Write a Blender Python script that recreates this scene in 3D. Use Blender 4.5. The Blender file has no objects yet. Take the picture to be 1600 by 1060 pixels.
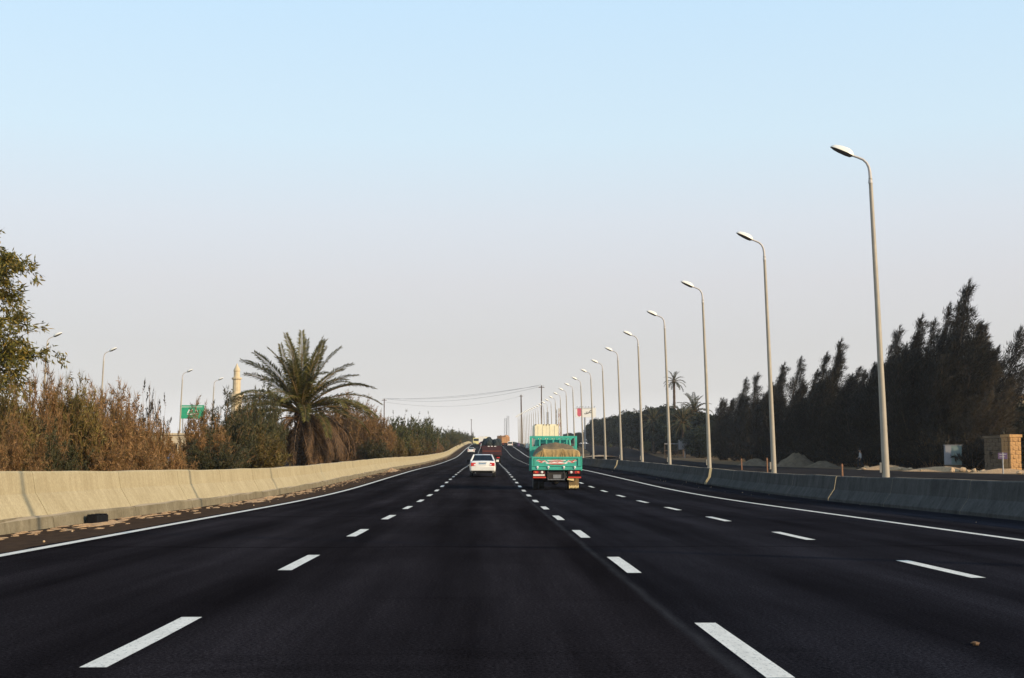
import bpy, bmesh, math, random
import numpy as np
from mathutils import Vector, Matrix, Euler

R = math.radians
SC = bpy.context.scene
COL = SC.collection
random.seed(7)
rng = np.random.default_rng(11)

# ------------------------------------------------------------------ camera
CAM_H = 1.1
cam_d = bpy.data.cameras.new('camera')
cam = bpy.data.objects.new('camera', cam_d)
COL.objects.link(cam)
cam_d.sensor_width = 36.0
cam_d.lens = 36.0 * 2200.0 / 1600.0
cam_d.clip_start = 0.2
cam_d.clip_end = 6000
cam.location = (0, 0, CAM_H)
cam.rotation_euler = (R(90 + 5.185), 0, R(-0.987))
SC.camera = cam

# ------------------------------------------------------------------ light
SUN_EL, SUN_AZ = 20.0, 124.0            # azimuth clockwise from the driving direction
ca, sa = math.cos(R(SUN_AZ)), math.sin(R(SUN_AZ))
to_sun = Vector((sa * math.cos(R(SUN_EL)), ca * math.cos(R(SUN_EL)), math.sin(R(SUN_EL))))
world = bpy.data.worlds.new('World')
SC.world = world
world.use_nodes = True
wn, wl = world.node_tree.nodes, world.node_tree.links
wn.clear()
sky = wn.new('ShaderNodeTexSky')
sky.sky_type = 'NISHITA'
sky.sun_disc = False
sky.sun_elevation = R(SUN_EL)
sky.sun_rotation = R(SUN_AZ)
sky.altitude = 50
sky.air_density = 1.6
sky.dust_density = 1.8
sky.ozone_density = 6.0
bg = wn.new('ShaderNodeBackground')
bg.inputs['Strength'].default_value = 0.149
wo = wn.new('ShaderNodeOutputWorld')
# airborne desert dust: an even veil that depends only on height above the horizon, over the clear sky
tcw = wn.new('ShaderNodeTexCoord')
sepw = wn.new('ShaderNodeSeparateXYZ')
wl.new(tcw.outputs['Generated'], sepw.inputs[0])
veil = wn.new('ShaderNodeValToRGB')
_st = [(0.0, (1.00, 0.965, 0.93)), (0.030, (0.89, 0.865, 0.845)), (0.055, (0.70, 0.682, 0.672)), (0.085, (0.665, 0.650, 0.652)), (0.129, (0.690, 0.680, 0.705)), (0.172, (0.695, 0.733, 0.790)),
       (0.23, (0.640, 0.795, 0.900)), (0.317, (0.565, 0.770, 0.945)), (0.55, (0.42, 0.62, 0.86)), (1.0, (0.27, 0.44, 0.70))]
while len(veil.color_ramp.elements) < len(_st): veil.color_ramp.elements.new(0.5)
for _e, (_p, _c) in zip(veil.color_ramp.elements, _st):
    _e.position = _p; _e.color = (*[q / 1.866 / 0.142 for q in _c], 1)
wl.new(sepw.outputs['Z'], veil.inputs['Fac'])
hsv = wn.new('ShaderNodeHueSaturation'); hsv.inputs['Saturation'].default_value = 0.62
tint = wn.new('ShaderNodeMix'); tint.data_type = 'RGBA'
tint.inputs[0].default_value = 0.90
wl.new(sky.outputs[0], hsv.inputs['Color']); wl.new(hsv.outputs[0], tint.inputs[6]); wl.new(veil.outputs[0], tint.inputs[7])
wl.new(tint.outputs[2], bg.inputs[0])
wl.new(bg.outputs[0], wo.inputs[0])
sun_d = bpy.data.lights.new('sun', 'SUN')
sun_d.energy = 2.7
sun_d.angle = R(0.5)
sun_d.color = (1.0, 0.80, 0.54)
sun = bpy.data.objects.new('sun', sun_d)
sun.rotation_euler = to_sun.to_track_quat('Z', 'Y').to_euler()
sun.location = (60, -40, 60)
COL.objects.link(sun)
SC.view_settings.view_transform = 'Standard'
SC.view_settings.look = 'None'
SC.view_settings.exposure = 0.9
SC.view_settings.gamma = 1.0
SC.view_settings.use_curve_mapping = False
SC.cycles.volume_bounces = 0
SC.cycles.transparent_max_bounces = 12
HAZE = 0.00014

# ------------------------------------------------------------------ helpers
_K = [0, 40, 70, 100, 140, 190, 250, 320, 400, 500, 600, 780, 1000, 1200]
_DD = [0, 4.589, -0.172, -1.033, 1.012, 0.237, 1.802, -0.340, -0.238, -0.232, -1.25, 0, 0]
_g = [0.0]
for _i in range(len(_K) - 1):
    _g.append(_g[-1] + _DD[_i] * 1e-4 * (_K[_i + 1] - _K[_i]))
_D = np.arange(0, 1801, 0.5)
_G = np.interp(_D, _K, _g)
_Z = np.concatenate([[0], np.cumsum((_G[1:] + _G[:-1]) * 0.25)])
def gz(d):
    return float(np.interp(d, _D, _Z))

class MB:
    """collects faces, then links them as one mesh object"""
    def __init__(s):
        s.v, s.f, s.m = [], [], []
        s.mi = 0
        s.X = None
    def add(s, vs, fs):
        o = len(s.v)
        if s.X is not None:
            vs = [tuple(s.X @ Vector(q)) for q in vs]
        s.v += [tuple(q) for q in vs]
        s.f += [tuple(o + i for i in f) for f in fs]
        s.m += [s.mi] * len(fs)
        return s
    def box(s, x0, x1, y0, y1, z0, z1, b=0.0, tx=0.0, ty=0.0):
        """box, chamfered vertical edges by b, top shrunk by tx, ty"""
        if b <= 0:
            pts = [(x0, y0), (x1, y0), (x1, y1), (x0, y1)]
        else:
            pts = [(x0 + b, y0), (x1 - b, y0), (x1, y0 + b), (x1, y1 - b), (x1 - b, y1), (x0 + b, y1), (x0, y1 - b), (x0, y0 + b)]
        cx, cy = (x0 + x1) / 2, (y0 + y1) / 2
        n = len(pts)
        kx = 1 - tx / max(1e-6, (x1 - x0) / 2)
        ky = 1 - ty / max(1e-6, (y1 - y0) / 2)
        vs = [(x, y, z0) for x, y in pts] + [(cx + (x - cx) * kx, cy + (y - cy) * ky, z1) for x, y in pts]
        fs = [tuple(range(n - 1, -1, -1)), tuple(range(n, 2 * n))]
        fs += [(i, (i + 1) % n, n + (i + 1) % n, n + i) for i in range(n)]
        return s.add(vs, fs)
    def tube(s, pts, rad, n=8, cap=True):
        pts = [Vector(p) for p in pts]
        if not hasattr(rad, '__len__'):
            rad = [rad] * len(pts)
        vs, fs = [], []
        ref = None
        for i, p in enumerate(pts):
            t = (pts[min(i + 1, len(pts) - 1)] - pts[max(i - 1, 0)])
            if t.length < 1e-9: t = Vector((0, 0, 1))
            t.normalize()
            if ref is None:
                ref = Vector((1, 0, 0)) if abs(t.x) < 0.8 else Vector((0, 1, 0))
            u = (ref - t * ref.dot(t)); u.normalize(); ref = u
            w = t.cross(u)
            for k in range(n):
                a = 2 * math.pi * k / n
                vs.append(p + (u * math.cos(a) + w * math.sin(a)) * rad[i])
        for i in range(len(pts) - 1):
            for k in range(n):
                k2 = (k + 1) % n
                fs.append((i * n + k, i * n + k2, (i + 1) * n + k2, (i + 1) * n + k))
        if cap:
            fs.append(tuple(range(n - 1, -1, -1)))
            fs.append(tuple(range((len(pts) - 1) * n, len(pts) * n)))
        return s.add(vs, fs)
    def lathe(s, prof, c=(0, 0, 0), axis='z', n=20):
        vs, fs = [], []
        m = len(prof)
        for r_, h in prof:
            for k in range(n):
                a = 2 * math.pi * k / n
                p = (r_ * math.cos(a), r_ * math.sin(a), h)
                if axis == 'x': p = (p[2], p[0], p[1])
                if axis == 'y': p = (p[1], p[2], p[0])
                vs.append((p[0] + c[0], p[1] + c[1], p[2] + c[2]))
        for i in range(m - 1):
            for k in range(n):
                k2 = (k + 1) % n
                fs.append((i * n + k, i * n + k2, (i + 1) * n + k2, (i + 1) * n + k))
        fs.append(tuple(range(n - 1, -1, -1))); fs.append(tuple(range((m - 1) * n, m * n)))
        return s.add(vs, fs)
    def ball(s, c, rx, ry, rz, n=10, m=7, jit=0.0, rnd=random):
        prof = []
        vs, fs = [], []
        for i in range(1, m):
            a = math.pi * i / m
            for k in range(n):
                b = 2 * math.pi * k / n
                j = 1 + rnd.uniform(-jit, jit)
                vs.append((c[0] + rx * j * math.sin(a) * math.cos(b), c[1] + ry * j * math.sin(a) * math.sin(b), c[2] - rz * j * math.cos(a)))
        for i in range(m - 2):
            for k in range(n):
                k2 = (k + 1) % n
                fs.append((i * n + k, i * n + k2, (i + 1) * n + k2, (i + 1) * n + k))
        b0 = len(vs); vs += [(c[0], c[1], c[2] - rz), (c[0], c[1], c[2] + rz)]
        for k in range(n):
            k2 = (k + 1) % n
            fs.append((b0, k2, k)); fs.append((b0 + 1, (m - 2) * n + k, (m - 2) * n + k2))
        return s.add(vs, fs)
    def poly(s, pts, y, t=0.004):
        """flat polygon in the x-z plane facing -y with thickness t"""
        n = len(pts)
        vs = [(x, y, z) for x, z in pts] + [(x, y + t, z) for x, z in pts]
        fs = [tuple(range(n)), tuple(range(2 * n - 1, n - 1, -1))]
        fs += [(i, n + i, n + (i + 1) % n, (i + 1) % n) for i in range(n)]
        return s.add(vs, fs)
    def stroke(s, pts, y, w, t=0.004):
        """ribbon of width w through x-z points, widths may be a list"""
        if not hasattr(w, '__len__'): w = [w] * len(pts)
        L, Rr = [], []
        for i, (x, z) in enumerate(pts):
            a = pts[max(i - 1, 0)]; b = pts[min(i + 1, len(pts) - 1)]
            dx, dz = b[0] - a[0], b[1] - a[1]
            l = math.hypot(dx, dz) or 1
            nx, nz = -dz / l * w[i] / 2, dx / l * w[i] / 2
            L.append((x + nx, z + nz)); Rr.append((x - nx, z - nz))
        for i in range(len(pts) - 1):
            s.poly([Rr[i], Rr[i + 1], L[i + 1], L[i]], y, t)
        return s
    def build(s, name, mat, parent=None, smooth=False, bevel=0.0):
        me = bpy.data.meshes.new(name)
        me.from_pydata(s.v, [], s.f)
        mats = mat if isinstance(mat, (list, tuple)) else [mat]
        for m_ in mats: me.materials.append(m_)
        if len(mats) > 1: me.polygons.foreach_set('material_index', s.m)
        me.update()
        bm = bmesh.new(); bm.from_mesh(me)
        bmesh.ops.recalc_face_normals(bm, faces=bm.faces)
        if bevel > 0:
            es = [e for e in bm.edges if len(e.link_faces) == 2 and e.calc_face_angle(0) > 0.6]
            bmesh.ops.bevel(bm, geom=es, offset=bevel, segments=2, affect='EDGES', clamp_overlap=True)
        bm.to_mesh(me); bm.free()
        if smooth:
            me.polygons.foreach_set('use_smooth', [True] * len(me.polygons))
            if hasattr(me, 'set_sharp_from_angle'): me.set_sharp_from_angle(angle=R(38))
        o = bpy.data.objects.new(name, me)
        COL.objects.link(o)
        if parent: o.parent = parent
        return o

def np_mesh(name, V, F, mat, parent=None, smooth=False):
    """V Nx3, F MxK uniform faces"""
    me = bpy.data.meshes.new(name)
    K = F.shape[1]
    me.vertices.add(len(V)); me.vertices.foreach_set('co', np.asarray(V, np.float32).ravel())
    me.loops.add(F.size); me.loops.foreach_set('vertex_index', F.astype(np.int32).ravel())
    me.polygons.add(len(F))
    me.polygons.foreach_set('loop_start', np.arange(0, F.size, K, dtype=np.int32))
    me.polygons.foreach_set('loop_total', np.full(len(F), K, np.int32))
    me.update(calc_edges=True)
    me.materials.append(mat)
    if smooth: me.polygons.foreach_set('use_smooth', [True] * len(F))
    o = bpy.data.objects.new(name, me)
    COL.objects.link(o)
    if parent: o.parent = parent
    return o

def tag(o, label=None, cat=None, group=None, kind=None):
    if label: o['label'] = label
    if cat: o['category'] = cat
    if group: o['group'] = group
    if kind: o['kind'] = kind
    return o

def thing(name, label, cat, loc=(0, 0, 0), rz=0.0, group=None):
    o = bpy.data.objects.new(name, None)
    o.empty_display_size = 0.3
    COL.objects.link(o)
    o.location = loc; o.rotation_euler = (0, 0, rz)
    return tag(o, label, cat, group)

def dup(root, loc, rz=0.0, label=None, group=None, scale=None, name=None):
    r_ = root.copy(); COL.objects.link(r_)
    r_.location = loc; r_.rotation_euler = (0, 0, rz)
    if scale is not None: r_.scale = scale if hasattr(scale, '__len__') else (scale,) * 3
    if label: r_['label'] = label
    if group: r_['group'] = group
    for ch in list(root.children):
        c = ch.copy(); COL.objects.link(c); c.parent = r_
        for g2 in list(ch.children):
            d2 = g2.copy(); COL.objects.link(d2); d2.parent = c
    return r_

# ------------------------------------------------------------------ materials
def nodes_of(m):
    m.use_nodes = True
    nt = m.node_tree
    return nt, nt.nodes, nt.links, nt.nodes['Principled BSDF']

def mat(name, col, rough=0.7, metal=0.0, var=0.15, scale=6.0, bump=0.0, bscale=40.0, col2=None, spec=0.5, stretch=None, coat=0.0, emit=None):
    """principled with noise mottling between two nearby real-world tones and optional bump"""
    m = bpy.data.materials.new(name)
    nt, N, L, p = nodes_of(m)
    p.inputs['Roughness'].default_value = rough
    p.inputs['Metallic'].default_value = metal
    p.inputs['Specular IOR Level'].default_value = spec
    p.inputs['Coat Weight'].default_value = coat
    tc = N.new('ShaderNodeTexCoord')
    src = tc.outputs['Object']
    if stretch:
        mp = N.new('ShaderNodeMapping'); mp.inputs['Scale'].default_value = stretch
        L.new(src, mp.inputs['Vector']); src = mp.outputs[0]
    nz = N.new('ShaderNodeTexNoise'); nz.inputs['Scale'].default_value = scale
    nz.inputs['Detail'].default_value = 6; nz.inputs['Roughness'].default_value = 0.65
    L.new(src, nz.inputs['Vector'])
    cr = N.new('ShaderNodeValToRGB')
    a = col2 if col2 else tuple(c * (1 - var) for c in col)
    b = col if col2 else tuple(min(1, c * (1 + var)) for c in col)
    cr.color_ramp.elements[0].position = 0.32; cr.color_ramp.elements[1].position = 0.68
    cr.color_ramp.elements[0].color = (*a, 1); cr.color_ramp.elements[1].color = (*b, 1)
    L.new(nz.outputs['Fac'], cr.inputs['Fac']); L.new(cr.outputs['Color'], p.inputs['Base Color'])
    if bump > 0:
        n2 = N.new('ShaderNodeTexNoise'); n2.inputs['Scale'].default_value = bscale; n2.inputs['Detail'].default_value = 4
        L.new(src, n2.inputs['Vector'])
        bp = N.new('ShaderNodeBump'); bp.inputs['Strength'].default_value = bump; bp.inputs['Distance'].default_value = 0.02
        L.new(n2.outputs['Fac'], bp.inputs['Height']); L.new(bp.outputs['Normal'], p.inputs['Normal'])
    if emit:
        p.inputs['Emission Color'].default_value = (*emit[0], 1); p.inputs['Emission Strength'].default_value = emit[1]
    return m

def leaf_mat(name, cols, trans=0.25, rough=0.6):
    """foliage: every leaf its own tone (random per island), slight tint per plant, light through the blade"""
    m = bpy.data.materials.new(name)
    nt, N, L, p = nodes_of(m)
    geo = N.new('ShaderNodeNewGeometry')
    cr = N.new('ShaderNodeValToRGB')
    el = cr.color_ramp.elements
    n = len(cols)
    while len(el) < n: el.new(0.5)
    for i, c in enumerate(cols):
        el[i].position = i / (n - 1) if n > 1 else 0
        el[i].color = (*c, 1)
    L.new(geo.outputs['Random Per Island'], cr.inputs['Fac'])
    oi = N.new('ShaderNodeObjectInfo')
    hs = N.new('ShaderNodeHueSaturation')
    mr = N.new('ShaderNodeMapRange'); mr.inputs['To Min'].default_value = 0.8; mr.inputs['To Max'].default_value = 1.2
    L.new(oi.outputs['Random'], mr.inputs['Value']); L.new(mr.outputs[0], hs.inputs['Value'])
    L.new(cr.outputs['Color'], hs.inputs['Color'])
    L.new(hs.outputs['Color'], p.inputs['Base Color'])
    p.inputs['Roughness'].default_value = rough
    p.inputs['Specular IOR Level'].default_value = 0.25
    tr = N.new('ShaderNodeBsdfTranslucent'); L.new(hs.outputs['Color'], tr.inputs['Color'])
    mx = N.new('ShaderNodeMixShader'); mx.inputs[0].default_value = trans
    L.new(p.outputs[0], mx.inputs[1]); L.new(tr.outputs[0], mx.inputs[2])
    L.new(mx.outputs[0], N['Material Output'].inputs['Surface'])
    return m

def glass_mat(name, tint=(0.02, 0.025, 0.03), see=0.25):
    m = bpy.data.materials.new(name)
    nt, N, L, p = nodes_of(m)
    p.inputs['Base Color'].default_value = (*tint, 1)
    p.inputs['Roughness'].default_value = 0.06
    tr = N.new('ShaderNodeBsdfTransparent'); tr.inputs['Color'].default_value = (0.55, 0.6, 0.6, 1)
    mx = N.new('ShaderNodeMixShader'); mx.inputs[0].default_value = see
    L.new(p.outputs[0], mx.inputs[1]); L.new(tr.outputs[0], mx.inputs[2])
    L.new(mx.outputs[0], N['Material Output'].inputs['Surface'])
    return m

def ramp(N, L, fac, stops):
    cr = N.new('ShaderNodeValToRGB'); el = cr.color_ramp.elements
    while len(el) < len(stops): el.new(0.5)
    for e, (pos, c) in zip(el, stops):
        e.position = pos; e.color = (*c, 1) if len(c) == 3 else c
    L.new(fac, cr.inputs['Fac'])
    return cr.outputs['Color']

def asphalt_mat():
    m = bpy.data.materials.new('fresh_asphalt')
    nt, N, L, p = nodes_of(m)
    geo = N.new('ShaderNodeNewGeometry'); pos = geo.outputs['Position']
    def noise(sc, st, det=5, rough=0.6):
        mp = N.new('ShaderNodeMapping'); mp.inputs['Scale'].default_value = st; L.new(pos, mp.inputs['Vector'])
        n_ = N.new('ShaderNodeTexNoise'); n_.inputs['Scale'].default_value = sc; n_.inputs['Detail'].default_value = det; n_.inputs['Roughness'].default_value = rough
        L.new(mp.outputs[0], n_.inputs['Vector']); return n_.outputs['Fac']
    def math_(op, a, b=None, c=None):
        q = N.new('ShaderNodeMath'); q.operation = op
        for i, v in enumerate((a, b, c)):
            if v is None: continue
            if isinstance(v, (int, float)): q.inputs[i].default_value = v
            else: L.new(v, q.inputs[i])
        return q.outputs[0]
    sx = N.new('ShaderNodeSeparateXYZ'); L.new(pos, sx.inputs[0])
    x, y = sx.outputs['X'], sx.outputs['Y']
    grain = noise(140, (1, 1, 1), 3, 0.8)
    streak = noise(1.0, (1.3, 0.05, 1), 5)
    blot = noise(0.35, (1, 0.35, 1), 6)
    cross = noise(1.0, (0.04, 0.42, 1), 3)
    coarse = noise(42, (1, 1, 1), 4, 0.75)
    base = ramp(N, L, math_('ADD', math_('MULTIPLY', grain, 0.5), math_('MULTIPLY', coarse, 0.5)), [(0.36, (0.0016, 0.0015, 0.0017)), (0.5, (0.0105, 0.0100, 0.0112)), (0.64, (0.042, 0.041, 0.044))])
    f = math_('MULTIPLY_ADD', streak, 2.6, -0.30)
    f = math_('MULTIPLY', f, math_('MULTIPLY_ADD', blot, 1.7, 0.15))
    # transverse paving joints: dark where the noise along the road crosses a thin band
    jn = math_('LESS_THAN', math_('ABSOLUTE', math_('SUBTRACT', cross, 0.5)), 0.004)
    f = math_('MULTIPLY', f, math_('SUBTRACT', 1.0, math_('MULTIPLY', jn, 0.15)))
    # day joints and one painted cast shadow across the carriageway, and faint polished wheel paths in every lane
    wob = math_('MULTIPLY', noise(0.25, (1, 1, 1), 3), 1.6)
    for jy in (19.6, 31.5, 57.5, 66.0, 97.0, 140.0, 210.0):
        dj = math_('ABSOLUTE', math_('SUBTRACT', math_('ADD', y, wob), jy + 0.8))
        f = math_('MULTIPLY', f, math_('SUBTRACT', 1.0, math_('MULTIPLY', math_('LESS_THAN', dj, 0.03 + jy * 0.0022), 0.55)))
    wp = math_('ABSOLUTE', math_('SINE', math_('MULTIPLY_ADD', x, 1.72, 0.9)))
    f = math_('MULTIPLY', f, math_('MULTIPLY_ADD', wp, 0.38, 0.78))
    f = math_('MAXIMUM', f, 0.15)
    mx = N.new('ShaderNodeMix'); mx.data_type = 'RGBA'; mx.blend_type = 'MULTIPLY'; mx.inputs[0].default_value = 1
    L.new(base, mx.inputs[6])
    cb = N.new('ShaderNodeCombineColor'); L.new(f, cb.inputs[0]); L.new(f, cb.inputs[1]); L.new(f, cb.inputs[2])
    L.new(cb.outputs[0], mx.inputs[7])
    # the right half was laid separately: cooler stone
    half = math_('GREATER_THAN', math_('ADD', x, math_('MULTIPLY', noise(1.5, (1, 0.3, 1), 2), 0.10)), 1.36)
    tint = N.new('ShaderNodeMix'); tint.data_type = 'RGBA'; L.new(half, tint.inputs[0])
    tint.inputs[6].default_value = (1.02, 0.95, 0.98, 1); tint.inputs[7].default_value = (0.99, 1.0, 1.10, 1)
    m2 = N.new('ShaderNodeMix'); m2.data_type = 'RGBA'; m2.blend_type = 'MULTIPLY'; m2.inputs[0].default_value = 1
    L.new(mx.outputs[2], m2.inputs[6]); L.new(tint.outputs[2], m2.inputs[7])
    # pale seam between the two halves
    sd = math_('ABSOLUTE', math_('SUBTRACT', math_('ADD', x, math_('MULTIPLY', noise(1.5, (1, 0.3, 1), 2), 0.10)), 1.40))
    sm = math_('MULTIPLY', math_('SUBTRACT', 1.0, math_('MINIMUM', math_('DIVIDE', sd, 0.07), 1.0)), math_('MULTIPLY_ADD', noise(6, (1, 0.2, 1), 3), 0.9, -0.05))
    m3 = N.new('ShaderNodeMix'); m3.data_type = 'RGBA'; L.new(sm, m3.inputs[0])
    L.new(m2.outputs[2], m3.inputs[6]); m3.inputs[7].default_value = (0.045, 0.045, 0.048, 1)
    # dust blown onto the left shoulder
    dm = math_('MULTIPLY', math_('LESS_THAN', math_('ADD', x, math_('MULTIPLY', noise(2.5, (1, 0.4, 1), 3), 0.5)), -6.0), math_('MULTIPLY_ADD', noise(5, (1, 0.4, 1), 5), 1.0, 0.12))
    m4 = N.new('ShaderNodeMix'); m4.data_type = 'RGBA'; L.new(dm, m4.inputs[0])
    L.new(m3.outputs[2], m4.inputs[6]); m4.inputs[7].default_value = (0.085, 0.055, 0.034, 1)
    L.new(m4.outputs[2], p.inputs['Base Color'])
    p.inputs['Roughness'].default_value = 0.9
    p.inputs['Specular IOR Level'].default_value = 0.0
    bp = N.new('ShaderNodeBump'); bp.inputs['Strength'].default_value = 0.35; bp.inputs['Distance'].default_value = 0.01
    L.new(grain, bp.inputs['Height']); L.new(bp.outputs['Normal'], p.inputs['Normal'])
    return m

def concrete_mat(name, c1, c2, dirt, zdirt=0.3):
    m = bpy.data.materials.new(name)
    nt, N, L, p = nodes_of(m)
    geo = N.new('ShaderNodeNewGeometry'); pos = geo.outputs['Position']
    def noise(sc, st, det=6):
        mp = N.new('ShaderNodeMapping'); mp.inputs['Scale'].default_value = st; L.new(pos, mp.inputs['Vector'])
        n_ = N.new('ShaderNodeTexNoise'); n_.inputs['Scale'].default_value = sc; n_.inputs['Detail'].default_value = det; n_.inputs['Roughness'].default_value = 0.7
        L.new(mp.outputs[0], n_.inputs['Vector']); return n_.outputs['Fac']
    a = ramp(N, L, noise(1.3, (1, 1, 1)), [(0.3, c2), (0.7, c1)])
    drip = ramp(N, L, noise(1.0, (3, 5.0, 0.35)), [(0.42, (0, 0, 0)), (0.7, (1, 1, 1))])
    mx = N.new('ShaderNodeMix'); mx.data_type = 'RGBA'
    ml = N.new('ShaderNodeMath'); ml.operation = 'MULTIPLY'; ml.inputs[1].default_value = 0.4
    L.new(drip, ml.inputs[0]); L.new(ml.outputs[0], mx.inputs[0]); L.new(a, mx.inputs[6]); mx.inputs[7].default_value = (*dirt, 1)
    fine = ramp(N, L, noise(22, (1, 1, 1), 4), [(0.3, (0.78, 0.78, 0.78)), (0.7, (1.1, 1.1, 1.1))])
    m2 = N.new('ShaderNodeMix'); m2.data_type = 'RGBA'; m2.blend_type = 'MULTIPLY'; m2.inputs[0].default_value = 1
    L.new(mx.outputs[2], m2.inputs[6]); L.new(fine, m2.inputs[7])
    # paler level top: the sunlit edge put into the colour
    sn = N.new('ShaderNodeSeparateXYZ'); L.new(geo.outputs['True Normal'], sn.inputs[0])
    gt = N.new('ShaderNodeMapRange'); gt.inputs['From Min'].default_value = 0.72; gt.inputs['From Max'].default_value = 0.95; gt.inputs['To Max'].default_value = 0.85
    L.new(sn.outputs['Z'], gt.inputs['Value'])
    md = N.new('ShaderNodeMix'); md.data_type = 'RGBA'; L.new(gt.outputs[0], md.inputs[0]); L.new(m2.outputs[2], md.inputs[6]); md.inputs[7].default_value = (0.42, 0.34, 0.24, 1)
    L.new(md.outputs[2], p.inputs['Base Color'])
    p.inputs['Roughness'].default_value = 0.95; p.inputs['Specular IOR Level'].default_value = 0.0
    bp = N.new('ShaderNodeBump'); bp.inputs['Strength'].default_value = 0.4; bp.inputs['Distance'].default_value = 0.02
    L.new(noise(14, (1, 1, 1), 5), bp.inputs['Height']); L.new(bp.outputs['Normal'], p.inputs['Normal'])
    return m

M = {}
M['asphalt'] = asphalt_mat()
M['old_asphalt'] = mat('worn_grey_asphalt', (0.024, 0.022, 0.022), 0.9, var=0.3, scale=0.6, bump=0.3, bscale=60, stretch=(1, 0.4, 1), spec=0.0)
M['sand'] = mat('sandy_ground', (0.17, 0.118, 0.068), 0.95, scale=0.5, bump=0.6, bscale=5, col2=(0.075, 0.055, 0.035), spec=0.0)
M['loose_sand'] = mat('loose_sand', (0.50, 0.32, 0.155), 0.95, scale=9, bump=0.7, bscale=40, col2=(0.24, 0.145, 0.075))
M['soil'] = mat('dry_soil', (0.17, 0.13, 0.085), 0.95, scale=2.5, bump=0.8, bscale=8, col2=(0.09, 0.066, 0.045), spec=0.0)
M['paint'] = mat('road_paint', (0.72, 0.69, 0.61), 0.7, scale=9, bump=0.2, bscale=90, col2=(0.56, 0.53, 0.46), stretch=(1, 0.25, 1))
def wear(m):
    """scuffs: asphalt shows through the paint in fine flecks"""
    nt = m.node_tree; N, L = nt.nodes, nt.links; p = N['Principled BSDF']
    src = p.inputs['Base Color'].links[0].from_socket
    geo = N.new('ShaderNodeNewGeometry')
    mp = N.new('ShaderNodeMapping'); mp.inputs['Scale'].default_value = (1, 0.5, 1); L.new(geo.outputs['Position'], mp.inputs['Vector'])
    n1 = N.new('ShaderNodeTexNoise'); n1.inputs['Scale'].default_value = 38; n1.inputs['Detail'].default_value = 5; n1.inputs['Roughness'].default_value = 0.75
    L.new(mp.outputs[0], n1.inputs['Vector'])
    fac = ramp(N, L, n1.outputs['Fac'], [(0.36, (0.75, 0.75, 0.75)), (0.44, (0, 0, 0))])
    mx = N.new('ShaderNodeMix'); mx.data_type = 'RGBA'; L.new(fac, mx.inputs[0]); L.new(src, mx.inputs[6]); mx.inputs[7].default_value = (0.06, 0.058, 0.055, 1)
    L.new(mx.outputs[2], p.inputs['Base Color'])
wear(M['paint'])
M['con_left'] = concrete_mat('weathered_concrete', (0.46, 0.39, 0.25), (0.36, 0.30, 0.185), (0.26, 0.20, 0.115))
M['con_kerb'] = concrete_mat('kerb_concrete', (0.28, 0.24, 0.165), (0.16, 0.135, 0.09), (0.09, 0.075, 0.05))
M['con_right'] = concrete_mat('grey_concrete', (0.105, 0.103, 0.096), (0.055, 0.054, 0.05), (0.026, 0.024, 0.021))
M['galv'] = mat('painted_pole', (0.34, 0.295, 0.225), 0.5, var=0.1, scale=3)
M['arm'] = mat('pale_arm_paint', (0.50, 0.46, 0.42), 0.5, var=0.08, scale=5)
M['lamp_shell'] = mat('lamp_housing', (0.80, 0.76, 0.66), 0.4, var=0.06, scale=8)
M['lamp_lens'] = mat('lamp_lens', (0.10, 0.09, 0.08), 0.25, var=0.1)
M['rubber'] = mat('tyre_rubber', (0.016, 0.016, 0.016), 0.85, var=0.2, scale=20)
M['black'] = mat('black_plastic', (0.008, 0.008, 0.009), 0.8, var=0.2, scale=12, spec=0.1)
M['chassis'] = mat('grimy_chassis', (0.025, 0.022, 0.02), 0.8, var=0.4, scale=9)
M['steel'] = mat('dull_steel', (0.30, 0.30, 0.30), 0.45, metal=0.6, var=0.2, scale=10)
M['teal'] = mat('teal_truck_paint', (0.040, 0.45, 0.33), 0.5, scale=5, coat=0.1, col2=(0.055, 0.32, 0.235))
M['teal_dark'] = mat('deep_teal_paint', (0.015, 0.20, 0.18), 0.5, var=0.2, scale=5)
M['red_paint'] = mat('red_sign_paint', (0.55, 0.045, 0.02), 0.5, var=0.15, scale=14)
M['white_paint'] = mat('white_sign_paint', (0.78, 0.76, 0.70), 0.5, var=0.08, scale=12)
M['tail_red'] = mat('red_lamp_plastic', (0.55, 0.012, 0.01), 0.2, var=0.15, scale=20, coat=0.5)
M['tail_dark'] = mat('dark_red_lens', (0.10, 0.006, 0.006), 0.25, var=0.15, scale=20, coat=0.4)
M['tail_orange'] = mat('amber_lamp_plastic', (0.70, 0.14, 0.02), 0.2, var=0.15, scale=20, coat=0.5)
M['tail_clear'] = mat('clear_lamp_plastic', (0.85, 0.80, 0.75), 0.15, var=0.05, coat=0.5)
M['tarp'] = mat('khaki_tarpaulin', (0.46, 0.31, 0.125), 0.85, scale=4, bump=0.4, bscale=14, col2=(0.25, 0.165, 0.065))
M['tarp_top'] = mat('dusty_tarpaulin', (0.20, 0.14, 0.07), 0.9, scale=3, bump=0.5, bscale=16, col2=(0.11, 0.08, 0.042))
M['flap'] = mat('ochre_mudflap', (0.30, 0.20, 0.08), 0.8, scale=10, col2=(0.14, 0.095, 0.045))
M['rag'] = mat('yellowed_fringe', (0.78, 0.58, 0.26), 0.8, var=0.2, scale=20)
M['car_white'] = mat('white_car_paint', (0.74, 0.72, 0.66), 0.28, var=0.04, scale=3, coat=0.6)
M['cream'] = mat('cream_panel_paint', (0.86, 0.78, 0.52), 0.5, var=0.07, scale=3)
M['bus_yellow'] = mat('pale_yellow_paint', (0.78, 0.68, 0.30), 0.45, var=0.1, scale=2)
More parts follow.
